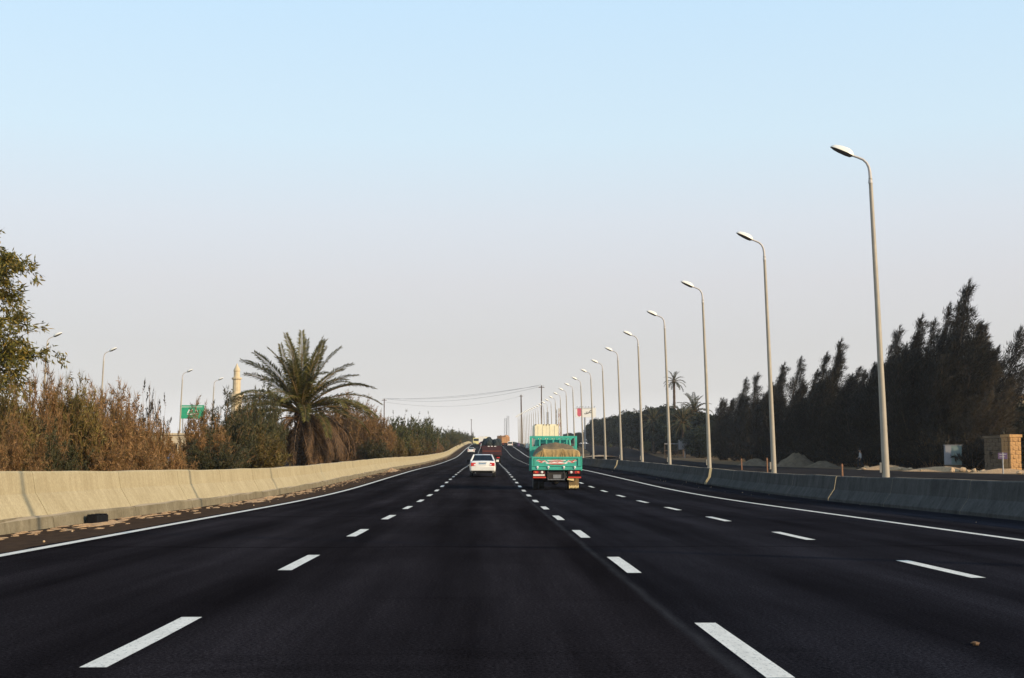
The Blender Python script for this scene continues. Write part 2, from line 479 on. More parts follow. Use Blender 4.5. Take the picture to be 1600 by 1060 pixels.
M['maroon'] = mat('maroon_truck_paint', (0.040, 0.004, 0.005), 0.5, var=0.25, scale=3, coat=0.2)
M['dark_load'] = mat('dark_green_load', (0.008, 0.014, 0.012), 0.8, var=0.4, scale=4)
M['orange_load'] = mat('rusty_orange_load', (0.50, 0.25, 0.10), 0.85, var=0.35, scale=2)
M['brown_load'] = mat('brown_load', (0.13, 0.07, 0.03), 0.85, var=0.35, scale=2)
M['purple_load'] = mat('purple_bundle', (0.055, 0.02, 0.04), 0.85, var=0.35, scale=3)
M['pinkish'] = mat('pale_pink_paint', (0.62, 0.46, 0.44), 0.5, var=0.08)
M['blue_paint'] = mat('blue_truck_paint', (0.03, 0.16, 0.40), 0.5, var=0.15, scale=3)
M['plate_blue'] = mat('plate_blue', (0.20, 0.36, 0.55), 0.4, var=0.1)
M['glass'] = glass_mat('tinted_glass', (0.004, 0.005, 0.006), 0.22)
M['glass_dark'] = glass_mat('dark_glass', (0.006, 0.008, 0.01), 0.1)
M['seat'] = mat('grey_upholstery', (0.10, 0.10, 0.105), 0.9, var=0.2, scale=10)
M['bark'] = mat('rough_bark', (0.085, 0.055, 0.035), 0.95, scale=8, bump=0.8, bscale=20, col2=(0.045, 0.03, 0.02), stretch=(1, 1, 0.3))
M['palm_bark'] = mat('palm_trunk_bark', (0.10, 0.062, 0.035), 0.95, scale=6, bump=0.9, bscale=14, col2=(0.035, 0.022, 0.014))
M['twig'] = mat('dry_twigs', (0.20, 0.11, 0.05), 0.95, var=0.35, scale=5)
M['lf_brown'] = leaf_mat('dry_tamarisk', [(0.10, 0.050, 0.018), (0.24, 0.128, 0.045), (0.38, 0.21, 0.085), (0.17, 0.095, 0.032), (0.14, 0.105, 0.03)])
M['lf_mixed'] = leaf_mat('browning_shrub', [(0.05, 0.042, 0.012), (0.14, 0.090, 0.026), (0.19, 0.14, 0.034), (0.09, 0.074, 0.018), (0.25, 0.15, 0.05)])
M['lf_olive'] = leaf_mat('olive_shrub', [(0.028, 0.030, 0.012), (0.060, 0.058, 0.022), (0.095, 0.085, 0.032), (0.05, 0.045, 0.018)])
M['lf_dark'] = leaf_mat('dark_grey_shrub', [(0.028, 0.022, 0.014), (0.055, 0.046, 0.028), (0.040, 0.034, 0.020)])
M['lf_green'] = leaf_mat('roadside_green', [(0.026, 0.034, 0.012), (0.062, 0.070, 0.020), (0.10, 0.095, 0.03), (0.045, 0.050, 0.016), (0.13, 0.12, 0.03)])
M['lf_willow'] = leaf_mat('willow_leaf', [(0.045, 0.047, 0.010), (0.12, 0.112, 0.020), (0.22, 0.16, 0.028), (0.07, 0.070, 0.014), (0.30, 0.19, 0.035)])
M['lf_casu'] = leaf_mat('casuarina_needles', [(0.003, 0.0035, 0.002), (0.008, 0.008, 0.004), (0.026, 0.020, 0.009), (0.005, 0.005, 0.003), (0.05, 0.034, 0.014)], trans=0.2)  # brown tones put sun-caught highlights into the needle colours
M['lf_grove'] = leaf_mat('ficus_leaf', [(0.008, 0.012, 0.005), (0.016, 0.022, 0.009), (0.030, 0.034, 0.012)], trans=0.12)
M['lf_pale'] = leaf_mat('pale_shrub_leaf', [(0.05, 0.07, 0.025), (0.11, 0.13, 0.05), (0.16, 0.17, 0.08)])
M['lf_palm'] = leaf_mat('palm_leaflet', [(0.024, 0.026, 0.006), (0.078, 0.074, 0.015), (0.15, 0.125, 0.026), (0.045, 0.045, 0.009), (0.21, 0.155, 0.036)], trans=0.28)
M['lf_palm_dry'] = leaf_mat('dry_palm_leaflet', [(0.05, 0.027, 0.012), (0.15, 0.085, 0.036), (0.085, 0.046, 0.02), (0.03, 0.017, 0.009)], trans=0.12)
M['rachis'] = mat('palm_rachis', (0.17, 0.105, 0.03), 0.7, var=0.2, scale=3)
M['rachis_dry'] = mat('dry_palm_rachis', (0.15, 0.085, 0.04), 0.8, var=0.25, scale=3)
M['lf_gpalm'] = leaf_mat('grove_palm_leaflet', [(0.016, 0.021, 0.009), (0.032, 0.038, 0.015), (0.055, 0.058, 0.022)], trans=0.12)
M['wood'] = mat('weathered_timber', (0.085, 0.055, 0.035), 0.9, var=0.3, scale=3, stretch=(1, 1, 0.2))
M['wire'] = mat('power_wire', (0.05, 0.05, 0.05), 0.6, var=0.1)
M['stone_lit'] = mat('rough_limestone', (0.56, 0.31, 0.11), 0.9, scale=3, bump=0.9, bscale=8, col2=(0.27, 0.145, 0.06))
M['plaster'] = mat('sandy_plaster', (0.55, 0.45, 0.30), 0.9, scale=2, var=0.15, bump=0.3, bscale=12)
M['minaret'] = mat('pale_limestone', (0.66, 0.53, 0.33), 0.9, scale=0.8, bump=0.3, bscale=6, col2=(0.46, 0.36, 0.22))
M['green_sign'] = mat('green_sign_paint', (0.02, 0.33, 0.17), 0.45, var=0.1, scale=2)
M['pink_sign'] = mat('rose_print', (0.58, 0.10, 0.14), 0.5, var=0.2, scale=3)
M['purple_sign'] = mat('purple_sign_paint', (0.07, 0.035, 0.10), 0.5, var=0.15)
M['cabinet'] = mat('grey_cabinet_paint', (0.26, 0.255, 0.26), 0.9, var=0.05, spec=0.0, scale=3)
M['cabinet_green'] = mat('grey_green_panel', (0.17, 0.215, 0.20), 0.9, var=0.05, spec=0.0, scale=3)
M['skin'] = mat('skin', (0.32, 0.18, 0.11), 0.6, var=0.08)
M['cloth_pale'] = mat('pale_grey_shirt', (0.34, 0.34, 0.33), 0.9, var=0.15, scale=8)
M['cloth_dark'] = mat('dark_trousers', (0.02, 0.02, 0.022), 0.9, var=0.2, scale=8)
M['hair'] = mat('black_hair', (0.012, 0.010, 0.009), 0.7, var=0.2)
M['rust'] = mat('rusty_stake', (0.26, 0.12, 0.055), 0.8, var=0.25, scale=9)
M['mast_red'] = mat('mast_orange', (0.36, 0.19, 0.10), 0.6, var=0.15)
M['rock'] = mat('pale_rubble', (0.50, 0.34, 0.19), 0.95, scale=4, bump=0.6, bscale=12, col2=(0.38, 0.27, 0.16))

# ------------------------------------------------------------------ setting: ground, roads, markings
Y_BACK, Y_FAR = -70.0, 1500.0
def strip(name, lats, ys, mat_, dz, parent=None, latf=None):
    """sheet following the road profile; lats may be per-y via latf(y) -> (l0, l1)"""
    V, F = [], []
    n = len(lats)
    for y in ys:
        row = lats if latf is None else [latf(y)[0] + (latf(y)[1] - latf(y)[0]) * t for t in lats]
        for x in row: V.append((x, y, gz(max(y, 0)) + dz))
    for i in range(len(ys) - 1):
        for k in range(n - 1):
            F.append((i * n + k, i * n + k + 1, (i + 1) * n + k + 1, (i + 1) * n + k))
    return np_mesh(name, np.array(V), np.array(F), mat_, parent)

ys_all = list(np.arange(Y_BACK, 0, 10)) + list(np.arange(0, 640, 4)) + list(np.arange(640, Y_FAR + 1, 20))
ground = strip('ground', [-500, -300, -150, -80, -40, -20, -9, 0, 12, 20, 40, 80, 150, 300, 500], ys_all, M['sand'], -0.02)
tag(ground, kind='structure')
road = strip('road', [-8.05, -6.1, -2.2, 1.5, 4.9, 8.0, 11.25], ys_all, M['asphalt'], 0.0)
tag(road, kind='structure')
def svc(y):
    return (float(np.interp(y, [-80, 150, 240, 330, 480, 800], [13.0, 13.2, 17, 24, 31, 46])),
            float(np.interp(y, [-80, 60, 92, 106, 126, 156, 240, 328, 480, 800], [46, 44, 38, 33.5, 31, 28.5, 31, 37, 45, 60])))
srv = strip('service_road', [0, 0.25, 0.5, 0.75, 1], ys_all, M['old_asphalt'], 0.0, None, svc)
tag(srv, kind='structure')
def lsvc(y): return (-32.0, -22.0)
ls = strip('side_road', [0, 0.5, 1], ys_all, M['old_asphalt'], 0.0, None, lsvc)
tag(ls, kind='structure')

LS, LD, CR, RD, RS = -6.05, -2.16, 1.53, 4.875, 8.03
for nm, x, w in (('edge_line', LS, 0.17), ('edge_line', RS, 0.15)):
    e = strip(nm, [x - w / 2, x + w / 2], [y for y in ys_all if y < 1000], M['paint'], 0.004, road)
rest = MB()
for x, s0 in ((LD, 9.2), (CR, 8.75), (RD, 8.05)):
    c = s0 - 14.6
    while c < 700:
        a, b = c - 1.3, c + 1.3
        w = 0.075
        vs, fs = [], []
        for yy in (a, (a + b) / 2, b):
            z = gz(max(yy, 0)) + 0.004
            j = random.uniform(-0.006, 0.006)
            vs += [(x - w + j, yy, z), (x + w + j, yy, z)]
        fs = [(0, 1, 3, 2), (2, 3, 5, 4)]
        if c < 330: MB().add(vs, fs).build('lane_dash', M['paint'], road)
        else: rest.add(vs, fs)
        c += 7.3
r_ = rest.build('lane_dashes', M['paint'], road); r_['kind'] = 'stuff'

# sandy drift along the foot of the left barrier (thin uneven mounds)
def drift(mb, cx, cy, lx, ly, h, n=16, seed=0):
    rr = random.Random(seed)
    z0 = gz(cy)
    vs = [(cx, cy, z0 + h)]
    rings = 4
    for k in range(1, rings + 1):
        for i in range(n):
            a = 2 * math.pi * i / n
            q = (k / rings) * (1 + rr.uniform(-0.45, 0.45) * (1 if k > 1 else 0.4))
            hh = h * (1 - k / rings) * rr.uniform(0.5, 1.2) + 0.006
            if k == rings: hh = -0.004
            yy = cy + q * ly * math.sin(a)
            vs.append((cx + q * lx * math.cos(a), yy, gz(max(yy, 0)) + hh))
    fs = [(0, 1 + i, 1 + (i + 1) % n) for i in range(n)]
    for k in range(rings - 1):
        for i in range(n):
            i2 = (i + 1) % n
            fs.append((1 + k * n + i, 1 + (k + 1) * n + i, 1 + (k + 1) * n + i2, 1 + k * n + i2))
    mb.add(vs, fs)
dm = MB()
rr = random.Random(3)
for i in range(620):
    y = rr.choice([rr.uniform(18, 60), rr.uniform(40, 120), rr.uniform(60, 300)])
    drift(dm, -7.78 + rr.uniform(-0.06, 0.22) + (rr.random() ** 3) * 0.7, y, rr.uniform(0.02, 0.085), rr.uniform(0.06, 0.42), rr.uniform(0.006, 0.022), 11, i)
drift(dm, -7.42, 27.3, 0.22, 1.5, 0.035, 26, 501)
drift(dm, -7.55, 49.0, 0.26, 2.2, 0.07, 18, 502)
drift(dm, -7.30, 44.5, 0.22, 1.2, 0.03, 18, 503)
drift(dm, -7.60, 112.0, 0.4, 5.0, 0.22, 18, 504)
tag(dm.build('sand_drift', M['loose_sand']), 'loose orange sand and straw swept against the foot of the left concrete barrier', 'sand', kind='stuff')
gm = MB()
for i in range(160):
    y = rr.uniform(20, 260); x = rr.choice([rr.uniform(9.5, 10.9), rr.uniform(-7.7, -6.4)])
    s = rr.uniform(0.006, 0.019)
    gm.ball((x, y, gz(y) + s * 0.6), s, s * 1.5, s, 6, 4, 0.3, rr)
tag(gm.build('road_grit', M['rock']), 'small stones and grit scattered over both shoulders of the road', 'grit', kind='stuff')

# ------------------------------------------------------------------ concrete barriers
def barrier(root, segs, prof, material, kerb=None, kmat=None, wob=0.012, seed=1, endmat=None):
    rr = random.Random(seed)
    for (y0, y1, off) in segs:
        mb = MB()
        ns = max(2, int((y1 - y0) / 1.6) + 1)
        n = len(prof)
        vs = []
        for i in range(ns + 1):
            y = y0 + (y1 - y0) * i / ns
            for k, (x, z) in enumerate(prof):
                vs.append((x + off + 0.3 * wob * math.sin(y * 0.9 + k), y, gz(max(y, 0)) + z + (wob * (0.7 * math.sin(y * 0.55) + 0.5 * math.sin(y * 1.31 + 1)) if z > 0.7 else 0)))
        fs = []
        for i in range(ns):
            for k in range(n - 1):
                fs.append((i * n + k, i * n + k + 1, (i + 1) * n + k + 1, (i + 1) * n + k))
        mb.add(vs, fs)
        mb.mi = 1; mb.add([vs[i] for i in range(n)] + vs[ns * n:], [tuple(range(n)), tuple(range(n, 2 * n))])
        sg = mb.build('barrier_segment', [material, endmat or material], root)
        if kerb:
            kb = MB(); m_ = len(kerb); vs = []
            yk0, yk1 = y0 + 0.004, y1 - 0.004
            for i in range(ns + 1):
                y = yk0 + (yk1 - yk0) * i / ns
                for k, (x, z) in enumerate(kerb):
                    vs.append((x + rr.uniform(-0.02, 0.02), y, gz(max(y, 0)) + z + (rr.uniform(-0.03, 0.012) if z > 0.1 else 0)))
            fs = []
            for i in range(ns):
                for k in range(m_ - 1):
                    fs.append((i * m_ + k, i * m_ + k + 1, (i + 1) * m_ + k + 1, (i + 1) * m_ + k))
            fs.append(tuple(range(m_))); fs.append(tuple(range(ns * m_, ns * m_ + m_)))
            kb.add(vs, fs)
            kb.build('kerb', kmat, sg)

left_wall = thing('concrete_barrier', 'long sunlit beige concrete barrier with a broken kerb along the left shoulder', 'barrier', (0, 0, 0))
lp = [(-8.00, 0.20), (-8.03, 0.26), (-8.22, 0.58), (-8.25, 0.62), (-8.31, 0.98), (-8.34, 1.015), (-8.46, 1.015), (-8.49, 0.98), (-8.55, 0.6), (-8.75, 0.25), (-8.75, -0.05)]
kp = [(-7.88, -0.05), (-7.90, 0.20), (-7.93, 0.235), (-8.05, 0.242), (-8.05, -0.05)]
lp = [(-8.02, -0.05)] + lp
segs = []
y = -28.0
while y < 250:
    segs.append((y, y + 6.0 - 0.04, 0)); y += 6.0
while y < 900:
    segs.append((y, y + 24.0 - 0.03, 0)); y += 24.0
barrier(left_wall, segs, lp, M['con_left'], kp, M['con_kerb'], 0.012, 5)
right_wall = thing('concrete_barrier', 'long shaded grey concrete barrier below the row of tall lamps on the right shoulder', 'barrier', (0, 0, 0))
rp = [(11.0, -0.05), (11.0, 0.08), (11.17, 0.33), (11.20, 0.37), (11.27, 0.77), (11.30, 0.80), (11.42, 0.80), (11.45, 0.77), (11.52, 0.37), (11.72, 0.08), (11.72, -0.05)]
segs = []
y = -32.0; k = 0
bigs = [45.6 + 25.6 * i for i in range(-4, 36)]
for i in range(len(bigs) - 1):
    a, b = bigs[i], bigs[i + 1]
    nn = 4 if a < 220 else 1
    st = (b - 0.34 - a) / nn
    for j in range(nn):
        segs.append((a + j * st, a + (j + 1) * st - 0.012, -0.07 if i % 2 else 0.0))
barrier(right_wall, segs, rp, M['con_right'], None, None, 0.010, 9, M['con_left'])  # end faces paler than the sides: sunlight put into the colour

# ------------------------------------------------------------------ street lamps
def make_lamp(label, group):
    t = thing('street_lamp', label, 'street lamp', (0, 0, 0), 0, group)
    mb = MB()
    mb.tube([(0, 0, -0.1), (0, 0, 0.9), (-0.05, 0, 3.0), (-0.13, 0, 6.0), (-0.25, 0, 9.85)], [0.112, 0.108, 0.095, 0.078, 0.056], 12)
    mb.lathe([(0.22, 0.0), (0.22, 0.03), (0.14, 0.05)], (0, 0, 0), 'z', 12)
    mb.box(-0.17, -0.11, -0.05, 0.05, 0.95, 1.25, 0.01)
    mb.build('pole', M['galv'], t, True)
    a = MB()
    a.tube([(-0.25, 0, 9.70), (-0.252, 0, 9.86), (-0.262, 0, 10.05), (-0.29, 0, 10.20), (-0.35, 0, 10.33), (-0.45, 0, 10.43), (-0.60, 0, 10.50), (-0.86, 0, 10.60)], [0.070, 0.050, 0.046, 0.043, 0.04, 0.038, 0.036, 0.034], 10)
    a.build('arm', M['arm'], t, True)
    # head: streamlined housing pointing up towards the road, lens below
    h = MB()
    ux = Vector((-math.cos(R(24)), 0, math.sin(R(24)))); uz = Vector((math.sin(R(24)), 0, math.cos(R(24))))
    o = Vector((-0.74, 0, 10.545))
    secs = [(0.0, 0.05, 0.06, -0.05), (0.08, 0.11, 0.135, -0.06), (0.20, 0.155, 0.175, -0.07), (0.42, 0.165, 0.165, -0.07), (0.60, 0.145, 0.125, -0.055), (0.70, 0.09, 0.065, -0.03), (0.725, 0.03, 0.02, -0.01)]
    vs, fs = [], []
    ring = [(-1, 0), (-0.86, 0.55), (-0.45, 0.92), (0, 1), (0.45, 0.92), (0.86, 0.55), (1, 0)]
    n = len(ring)
    for l, w, up, dn in secs:
        for rx, rz in ring:
            vs.append(o + ux * l + Vector((0, 1, 0)) * (rx * w) + uz * (rz * up))
    for i in range(len(secs) - 1):
        for k in range(n - 1):
            fs.append((i * n + k, i * n + k + 1, (i + 1) * n + k + 1, (i + 1) * n + k))
        fs.append((i * n + n - 1, i * n, (i + 1) * n, (i + 1) * n + n - 1))
    fs.append(tuple(range(n))); fs.append(tuple(range((len(secs) - 1) * n, len(secs) * n)))
    h.add(vs, fs)
    hd = h.build('lamp_head', M['lamp_shell'], t, True)
    g = MB(); vs, fs = [], []
    lring = [(-0.92, -0.02), (-0.7, 0.6), (0, 1), (0.7, 0.6), (0.92, -0.02)]
    n = len(lring)
    ls_ = [(0.02, 0.05, 0.03), (0.08, 0.10, 0.075), (0.22, 0.145, 0.085), (0.42, 0.155, 0.075), (0.60, 0.125, 0.05), (0.68, 0.07, 0.015)]
    for l, w, dn in ls_:
        for rx, rz in lring:
            vs.append(o + ux * l + Vector((0, 1, 0)) * (rx * w) - uz * (0.003 + max(0, rz) * dn))
    for i in range(len(ls_) - 1):
        for k in range(n - 1):
            fs.append((i * n + k, (i + 1) * n + k, (i + 1) * n + k + 1, i * n + k + 1))
        fs.append((i * n + n - 1, (i + 1) * n + n - 1, (i + 1) * n, i * n))
    fs.append(tuple(range(n))); fs.append(tuple(range((len(ls_) - 1) * n, len(ls_) * n)))
    g.add(vs, fs); g.build('lens', M['lamp_lens'], hd, True)
    return t
ORD = ['nearest', 'second', 'third', 'fourth', 'fifth', 'sixth', 'seventh', 'eighth', 'ninth', 'tenth', 'eleventh', 'twelfth']
GR = 'street lamps along the right barrier'
lamp0 = make_lamp('tall street lamp behind the right barrier, nearest and largest of its row', GR)
rr = random.Random(21)
for k in range(-2, 31):
    d = 41.0 + 16.28 * k if k >= 0 else (26.2 if k == -1 else 12.3)
    lab = ('tall street lamp behind the right barrier, %s in its row counted from the camera' % ORD[k]) if 1 <= k < 12 else ('small distant street lamp far down the row along the right barrier' if k >= 12 else 'tall street lamp behind the right barrier, nearest and largest of its row')
    if k < 0: lab = 'street lamp beside the camera just outside the right edge of the picture'
    x = 11.60
    if k == 0: lamp0.location = (x, d, gz(d)); lamp0.rotation_euler = (0, 0, R(-6)); lamp0.scale = (1, 1, 0.978)
    else: dup(lamp0, (x, d + rr.uniform(-0.3, 0.3), gz(d)), R(rr.uniform(-7, 5)), lab, GR)
GL = 'street lamps of the road beyond the left bushes'
left_ds = [108, 124, 156, 174, 206, 222, 238, 270, 286, 318, 334, 366, 398, 430]
left_lab = ['street lamp above the left bushes, first from the left edge of the picture', 'street lamp above the left bushes, second from the left and right of the first',
            'street lamp beside the green hoarding above the left bushes', 'short looking street lamp left of the minaret']
for i, d in enumerate(left_ds):
    lab = left_lab[i] if i < 4 else 'distant street lamp with only its head above the left bushes'
    dup(lamp0, (-34.0, d, gz(d)), R(180 + rr.uniform(-5, 5)), lab, GL)

# ------------------------------------------------------------------ foliage builders
def blades(cent, dirs, ln, wd, diamond=False):
    """N leaf blades as triangles or 4-point diamonds"""
    n = len(cent)
    dirs = dirs / (np.linalg.norm(dirs, axis=1, keepdims=True) + 1e-9)
    rnd = rng.normal(size=(n, 3))
    side = np.cross(dirs, rnd); side /= (np.linalg.norm(side, axis=1, keepdims=True) + 1e-9)
    ln = np.broadcast_to(np.asarray(ln, float), (n,))[:, None]; wd = np.broadcast_to(np.asarray(wd, float), (n,))[:, None]
    if diamond:
        V = np.stack([cent, cent + dirs * ln * 0.45 + side * wd / 2, cent + dirs * ln, cent + dirs * ln * 0.45 - side * wd / 2], 1).reshape(-1, 3)
        F = np.arange(4 * n).reshape(-1, 4)
    else:
        V = np.stack([cent + side * wd / 2, cent - side * wd / 2, cent + dirs * ln], 1).reshape(-1, 3)
        F = np.arange(3 * n).reshape(-1, 3)
    return V, F

def unit(n):
    v = rng.normal(size=(n, 3)); return v / np.linalg.norm(v, axis=1, keepdims=True)

def make_bush(name, label, cat, lf, h=1.0, rad=0.75, stems=46, per=190, ll=0.085, lw=0.012, feather=0.5, sparse=False, lean=0.0, floor=0.15):
    """unit-size shrub: curved stems from the base, side twigs, blades along the twigs"""
    t = thing(name, label, cat)
    st = MB(); C_, D_ = [], []
    for i in range(stems):
        a = rng.uniform(0, 2 * math.pi); q = math.sqrt(rng.uniform(0, 1))
        top = np.array([math.cos(a) * rad * q + lean, math.sin(a) * rad * q, h * (1.0 - 0.50 * q ** 2) * rng.uniform(0.62, 1.0)])
        base = np.array([math.cos(a) * 0.22 * q * rad, math.sin(a) * 0.22 * q * rad, 0.0])
        mid = (base + top) / 2 + np.array([-math.cos(a), -math.sin(a), 0]) * 0.06 + np.array([0, 0, 0.06])
        ts = np.linspace(0, 1, 5)
        P = np.array([(1 - u) ** 2 * base + 2 * u * (1 - u) * mid + u * u * top for u in ts])
        st.tube(P, [0.012, 0.009, 0.006, 0.004, 0.002], 3, False)
        n = per
        u = rng.uniform(floor if not sparse else 0.35, 1.0, n) ** 0.8
        pos = ((1 - u) ** 2)[:, None] * base + (2 * u * (1 - u))[:, None] * mid + (u * u)[:, None] * top
        tang = (top - base) / np.linalg.norm(top - base)
        nt = max(5, n // 14)                      # side twigs
        tw = unit(nt) * 1.0 + tang * feather * 0.7 + np.array([0, 0, 0.15])
        tw /= np.linalg.norm(tw, axis=1, keepdims=True)
        tu = rng.uniform(floor, 1, nt)
        tb = ((1 - tu) ** 2)[:, None] * base + (2 * tu * (1 - tu))[:, None] * mid + (tu * tu)[:, None] * top
        tl = (0.13 if not sparse else 0.10) * rng.uniform(0.4, 1.2, nt) * h
        idx = rng.integers(0, nt, n)
        pos = tb[idx] + tw[idx] * (tl[idx] * rng.uniform(0.05, 1.0, n))[:, None] + rng.normal(size=(n, 3)) * 0.012
        C_.append(pos); D_.append(tw[idx] * 0.75 + unit(n) * 0.85)
        for j in range(0, nt, 3):
            st.tube([tb[j], tb[j] + tw[j] * tl[j]], [0.003, 0.001], 3, False)
    C_ = np.concatenate(C_); D_ = np.concatenate(D_)
    C_[:, 2] = np.maximum(C_[:, 2], 0.02)
    n = len(C_)
    V, F = blades(C_, D_, ll * rng.uniform(0.6, 1.3, n), lw * rng.uniform(0.7, 1.4, n))
    st.build('stems', M['twig'], t)
    np_mesh('foliage', V, F, lf, t)
    return t

def make_tree(name, label, lf, h=1.0, rx=0.5, crown0=0.2, clumps=70, per=260, ll=0.035, lw=0.02, cr=0.10, trunk=0.025, flat=0.0):
    """unit-height broad tree: trunk, limbs and leaf clumps spread through an uneven crown"""
    t = thing(name, label, 'tree')
    tk = MB()
    tk.tube([(0, 0, -0.02), (0.01, 0, crown0), (0.0, 0.01, h * 0.75)], [trunk, trunk * 0.8, trunk * 0.25], 8)
    C_, D_ = [], []
    cz = (h + crown0) / 2; hz = (h - crown0) / 2
    for i in range(clumps):
        v = unit(1)[0]; q = rng.uniform(0.45, 1.0) ** 0.6
        c = np.array([v[0] * rx * q, v[1] * rx * q, cz + v[2] * hz * q * 0.95])
        r_ = cr * rng.uniform(0.6, 1.35)
        if i % 2 == 0:
            b = np.array([0, 0, max(crown0 * 0.6, c[2] - 0.30 * rng.uniform(0.6, 1.2))])
            tk.tube([b, (b + c) / 2 + np.array([0, 0, -0.01]), c], [trunk * 0.35, trunk * 0.2, trunk * 0.06], 4, False)
        w = unit(per); rad = rng.uniform(0, 1, per) ** 0.45
        pos = c + w * (r_ * rad)[:, None] * np.array([1.15, 1.15, 0.8])
        C_.append(pos); D_.append(w * 0.6 + unit(per) * 0.8 + np.array([0, 0, -0.15]))
    C_ = np.concatenate(C_); D_ = np.concatenate(D_); n = len(C_)
    V, F = blades(C_, D_, ll * rng.uniform(0.6, 1.4, n), lw * rng.uniform(0.7, 1.3, n), True)
    tk.build('trunk', M['bark'], t, True)
    np_mesh('crown', V, F, lf, t)
    return t

def make_casuarina(label, h=15.0, rad=3.6, lean=0.9, spires=9, per=340, seed=0, lf=None):
    """dark feathery casuarina: bare trunk splitting into several leaders, each a long tapering plume of upswept
    needle sprays whose tip is bent by the wind"""
    global rng
    keep = rng; rng = np.random.default_rng(seed)
    t = thing('casuarina_tree', label, 'tree')
    tk = MB(); C_, D_, L_ = [], [], []
    for s in range(spires):
        a = s * 2.4 + rng.uniform(-0.4, 0.4)
        off = 0.0 if s == 0 else rad * rng.uniform(0.30, 0.80)
        hh = h if s == 0 else h * rng.uniform(0.66, 0.92) * (1.06 - 0.30 * off / rad)
        base = np.array([math.cos(a) * off * 0.08, math.sin(a) * off * 0.08, 0.0])
        ctl = np.array([math.cos(a) * off * 1.05, math.sin(a) * off * 1.05, hh * 0.45])
        top = np.array([math.cos(a) * off + lean * rng.uniform(0.7, 1.4), math.sin(a) * off, hh])
        bez = lambda u: (((1 - u) ** 2)[:, None] * base + (2 * u * (1 - u))[:, None] * ctl + (u * u)[:, None] * top)
        tk.tube(bez(np.linspace(0, 1, 8)), list(np.linspace(0.20 if s == 0 else 0.10, 0.012, 8)), 6)
        ns = int(46 * hh / h) + 6
        for i in range(ns):
            u = 0.06 + 0.93 * (i / ns) ** 0.9
            p = bez(np.array([u]))[0]; p2 = bez(np.array([min(1.0, u + 0.05)]))[0]
            up = p2 - p; up = up / (np.linalg.norm(up) + 1e-9)
            b_ = rng.uniform(0, 2 * math.pi)
            ln = (rad * 0.74 * (1 - u) ** 0.75 + 0.45) * rng.uniform(0.45, 1.2)
            out = np.array([math.cos(b_), math.sin(b_), 0.0])
            d = out * (0.75 if u > 0.2 else 1.0) + up * (0.75 + 0.5 * u) + np.array([0.22, 0, 0])
            d /= np.linalg.norm(d)
            end = p + d * ln + np.array([0.12, 0, 0.05]) * ln
            if i % 2 == 0: tk.tube([p, (p + end) / 2 - np.array([0, 0, 0.05 * ln]), end], [0.03, 0.018, 0.004], 3, False)
            n = int(per * (0.25 + 0.75 * ln / (rad * 0.62 + 0.35)))
            v = rng.uniform(0.05, 1.0, n)
            sp = (0.10 + 0.36 * np.sin(np.pi * (0.15 + 0.8 * v))) * (0.45 + 0.4 * ln)
            pos = p + (end - p) * v[:, None] + rng.normal(size=(n, 3)) * sp[:, None] * 0.55
            C_.append(pos); D_.append(d * 0.9 + unit(n) * 0.5 + np.array([0.2, 0, 0.12]))
        n = 420; u = rng.uniform(0.70, 1.03, n)
        pos = bez(u) + rng.normal(size=(n, 3)) * (0.04 + 0.85 * (1.03 - u))[:, None]
        C_.append(pos); D_.append(unit(n) * 0.4 + np.array([0.35, 0, 0.8]))
    C_ = np.concatenate(C_); D_ = np.concatenate(D_); n = len(C_)
    C_[:, 2] = np.maximum(C_[:, 2], 0.1)
    V, F = blades(C_, D_, rng.uniform(0.22, 0.50, n), rng.uniform(0.028, 0.058, n))
    tk.build('trunk', M['bark'], t, True)
    np_mesh('crown', V, F, lf or M['lf_casu'], t)
    rng = keep
    return t

def frond_mesh(name, L, el0, droop, lf, rach, nl=58, leaf=0.42, lw=0.035, vee=0.55, seed=0):
    """one feather palm leaf as a mesh: arching rachis with two ranks of leaflets; starts at the origin, arches in the x-z plane"""
    rr = random.Random(seed)
    pts = []; p = Vector((0, 0, 0)); n = 14
    for i in range(n + 1):
        u = i / n
        e = el0 - droop * (u ** 1.5)
        if i: p = p + Vector((math.cos(e), 0, math.sin(e))) * (L / n)
        pts.append(p.copy())
    mb = MB(); mb.mi = 1
    mb.tube(pts, [0.045 * (1 - i / n) ** 0.8 + 0.006 for i in range(n + 1)], 4)
    mb.mi = 0
    for j in range(nl):
        u = 0.14 + 0.86 * j / nl
        k = min(n - 1, int(u * n)); f = u * n - k
        q = pts[k].lerp(pts[k + 1], f); tg = (pts[k + 1] - pts[k]).normalized()
        up = Vector((0, 1, 0)).cross(tg) * -1
        ll = leaf * (math.sin(math.pi * (0.12 + 0.80 * u)) ** 0.6) * rr.uniform(0.8, 1.15)
        for sd in (-1, 1):
            fw = 0.50 + 0.5 * u
            d = (Vector((0, 1, 0)) * sd * rr.uniform(0.75, 1.0) + tg * fw + up * (vee + rr.uniform(-0.3, 0.2))).normalized()
            tip = q + d * ll + Vector((0, 0, -0.22 * ll * rr.uniform(0.4, 1.3)))
            m_ = q + d * ll * 0.5
            s = tg.cross(d).cross(d).normalized() * lw * 0.5
            mb.add([q, m_ + s, tip, m_ - s], [(0, 1, 2, 3)])
    me = bpy.data.meshes.new(name)
    me.from_pydata([tuple(v) for v in mb.v], [], mb.f)
    me.materials.append(lf); me.materials.append(rach)
    me.polygons.foreach_set('material_index', mb.m); me.update()
    return me

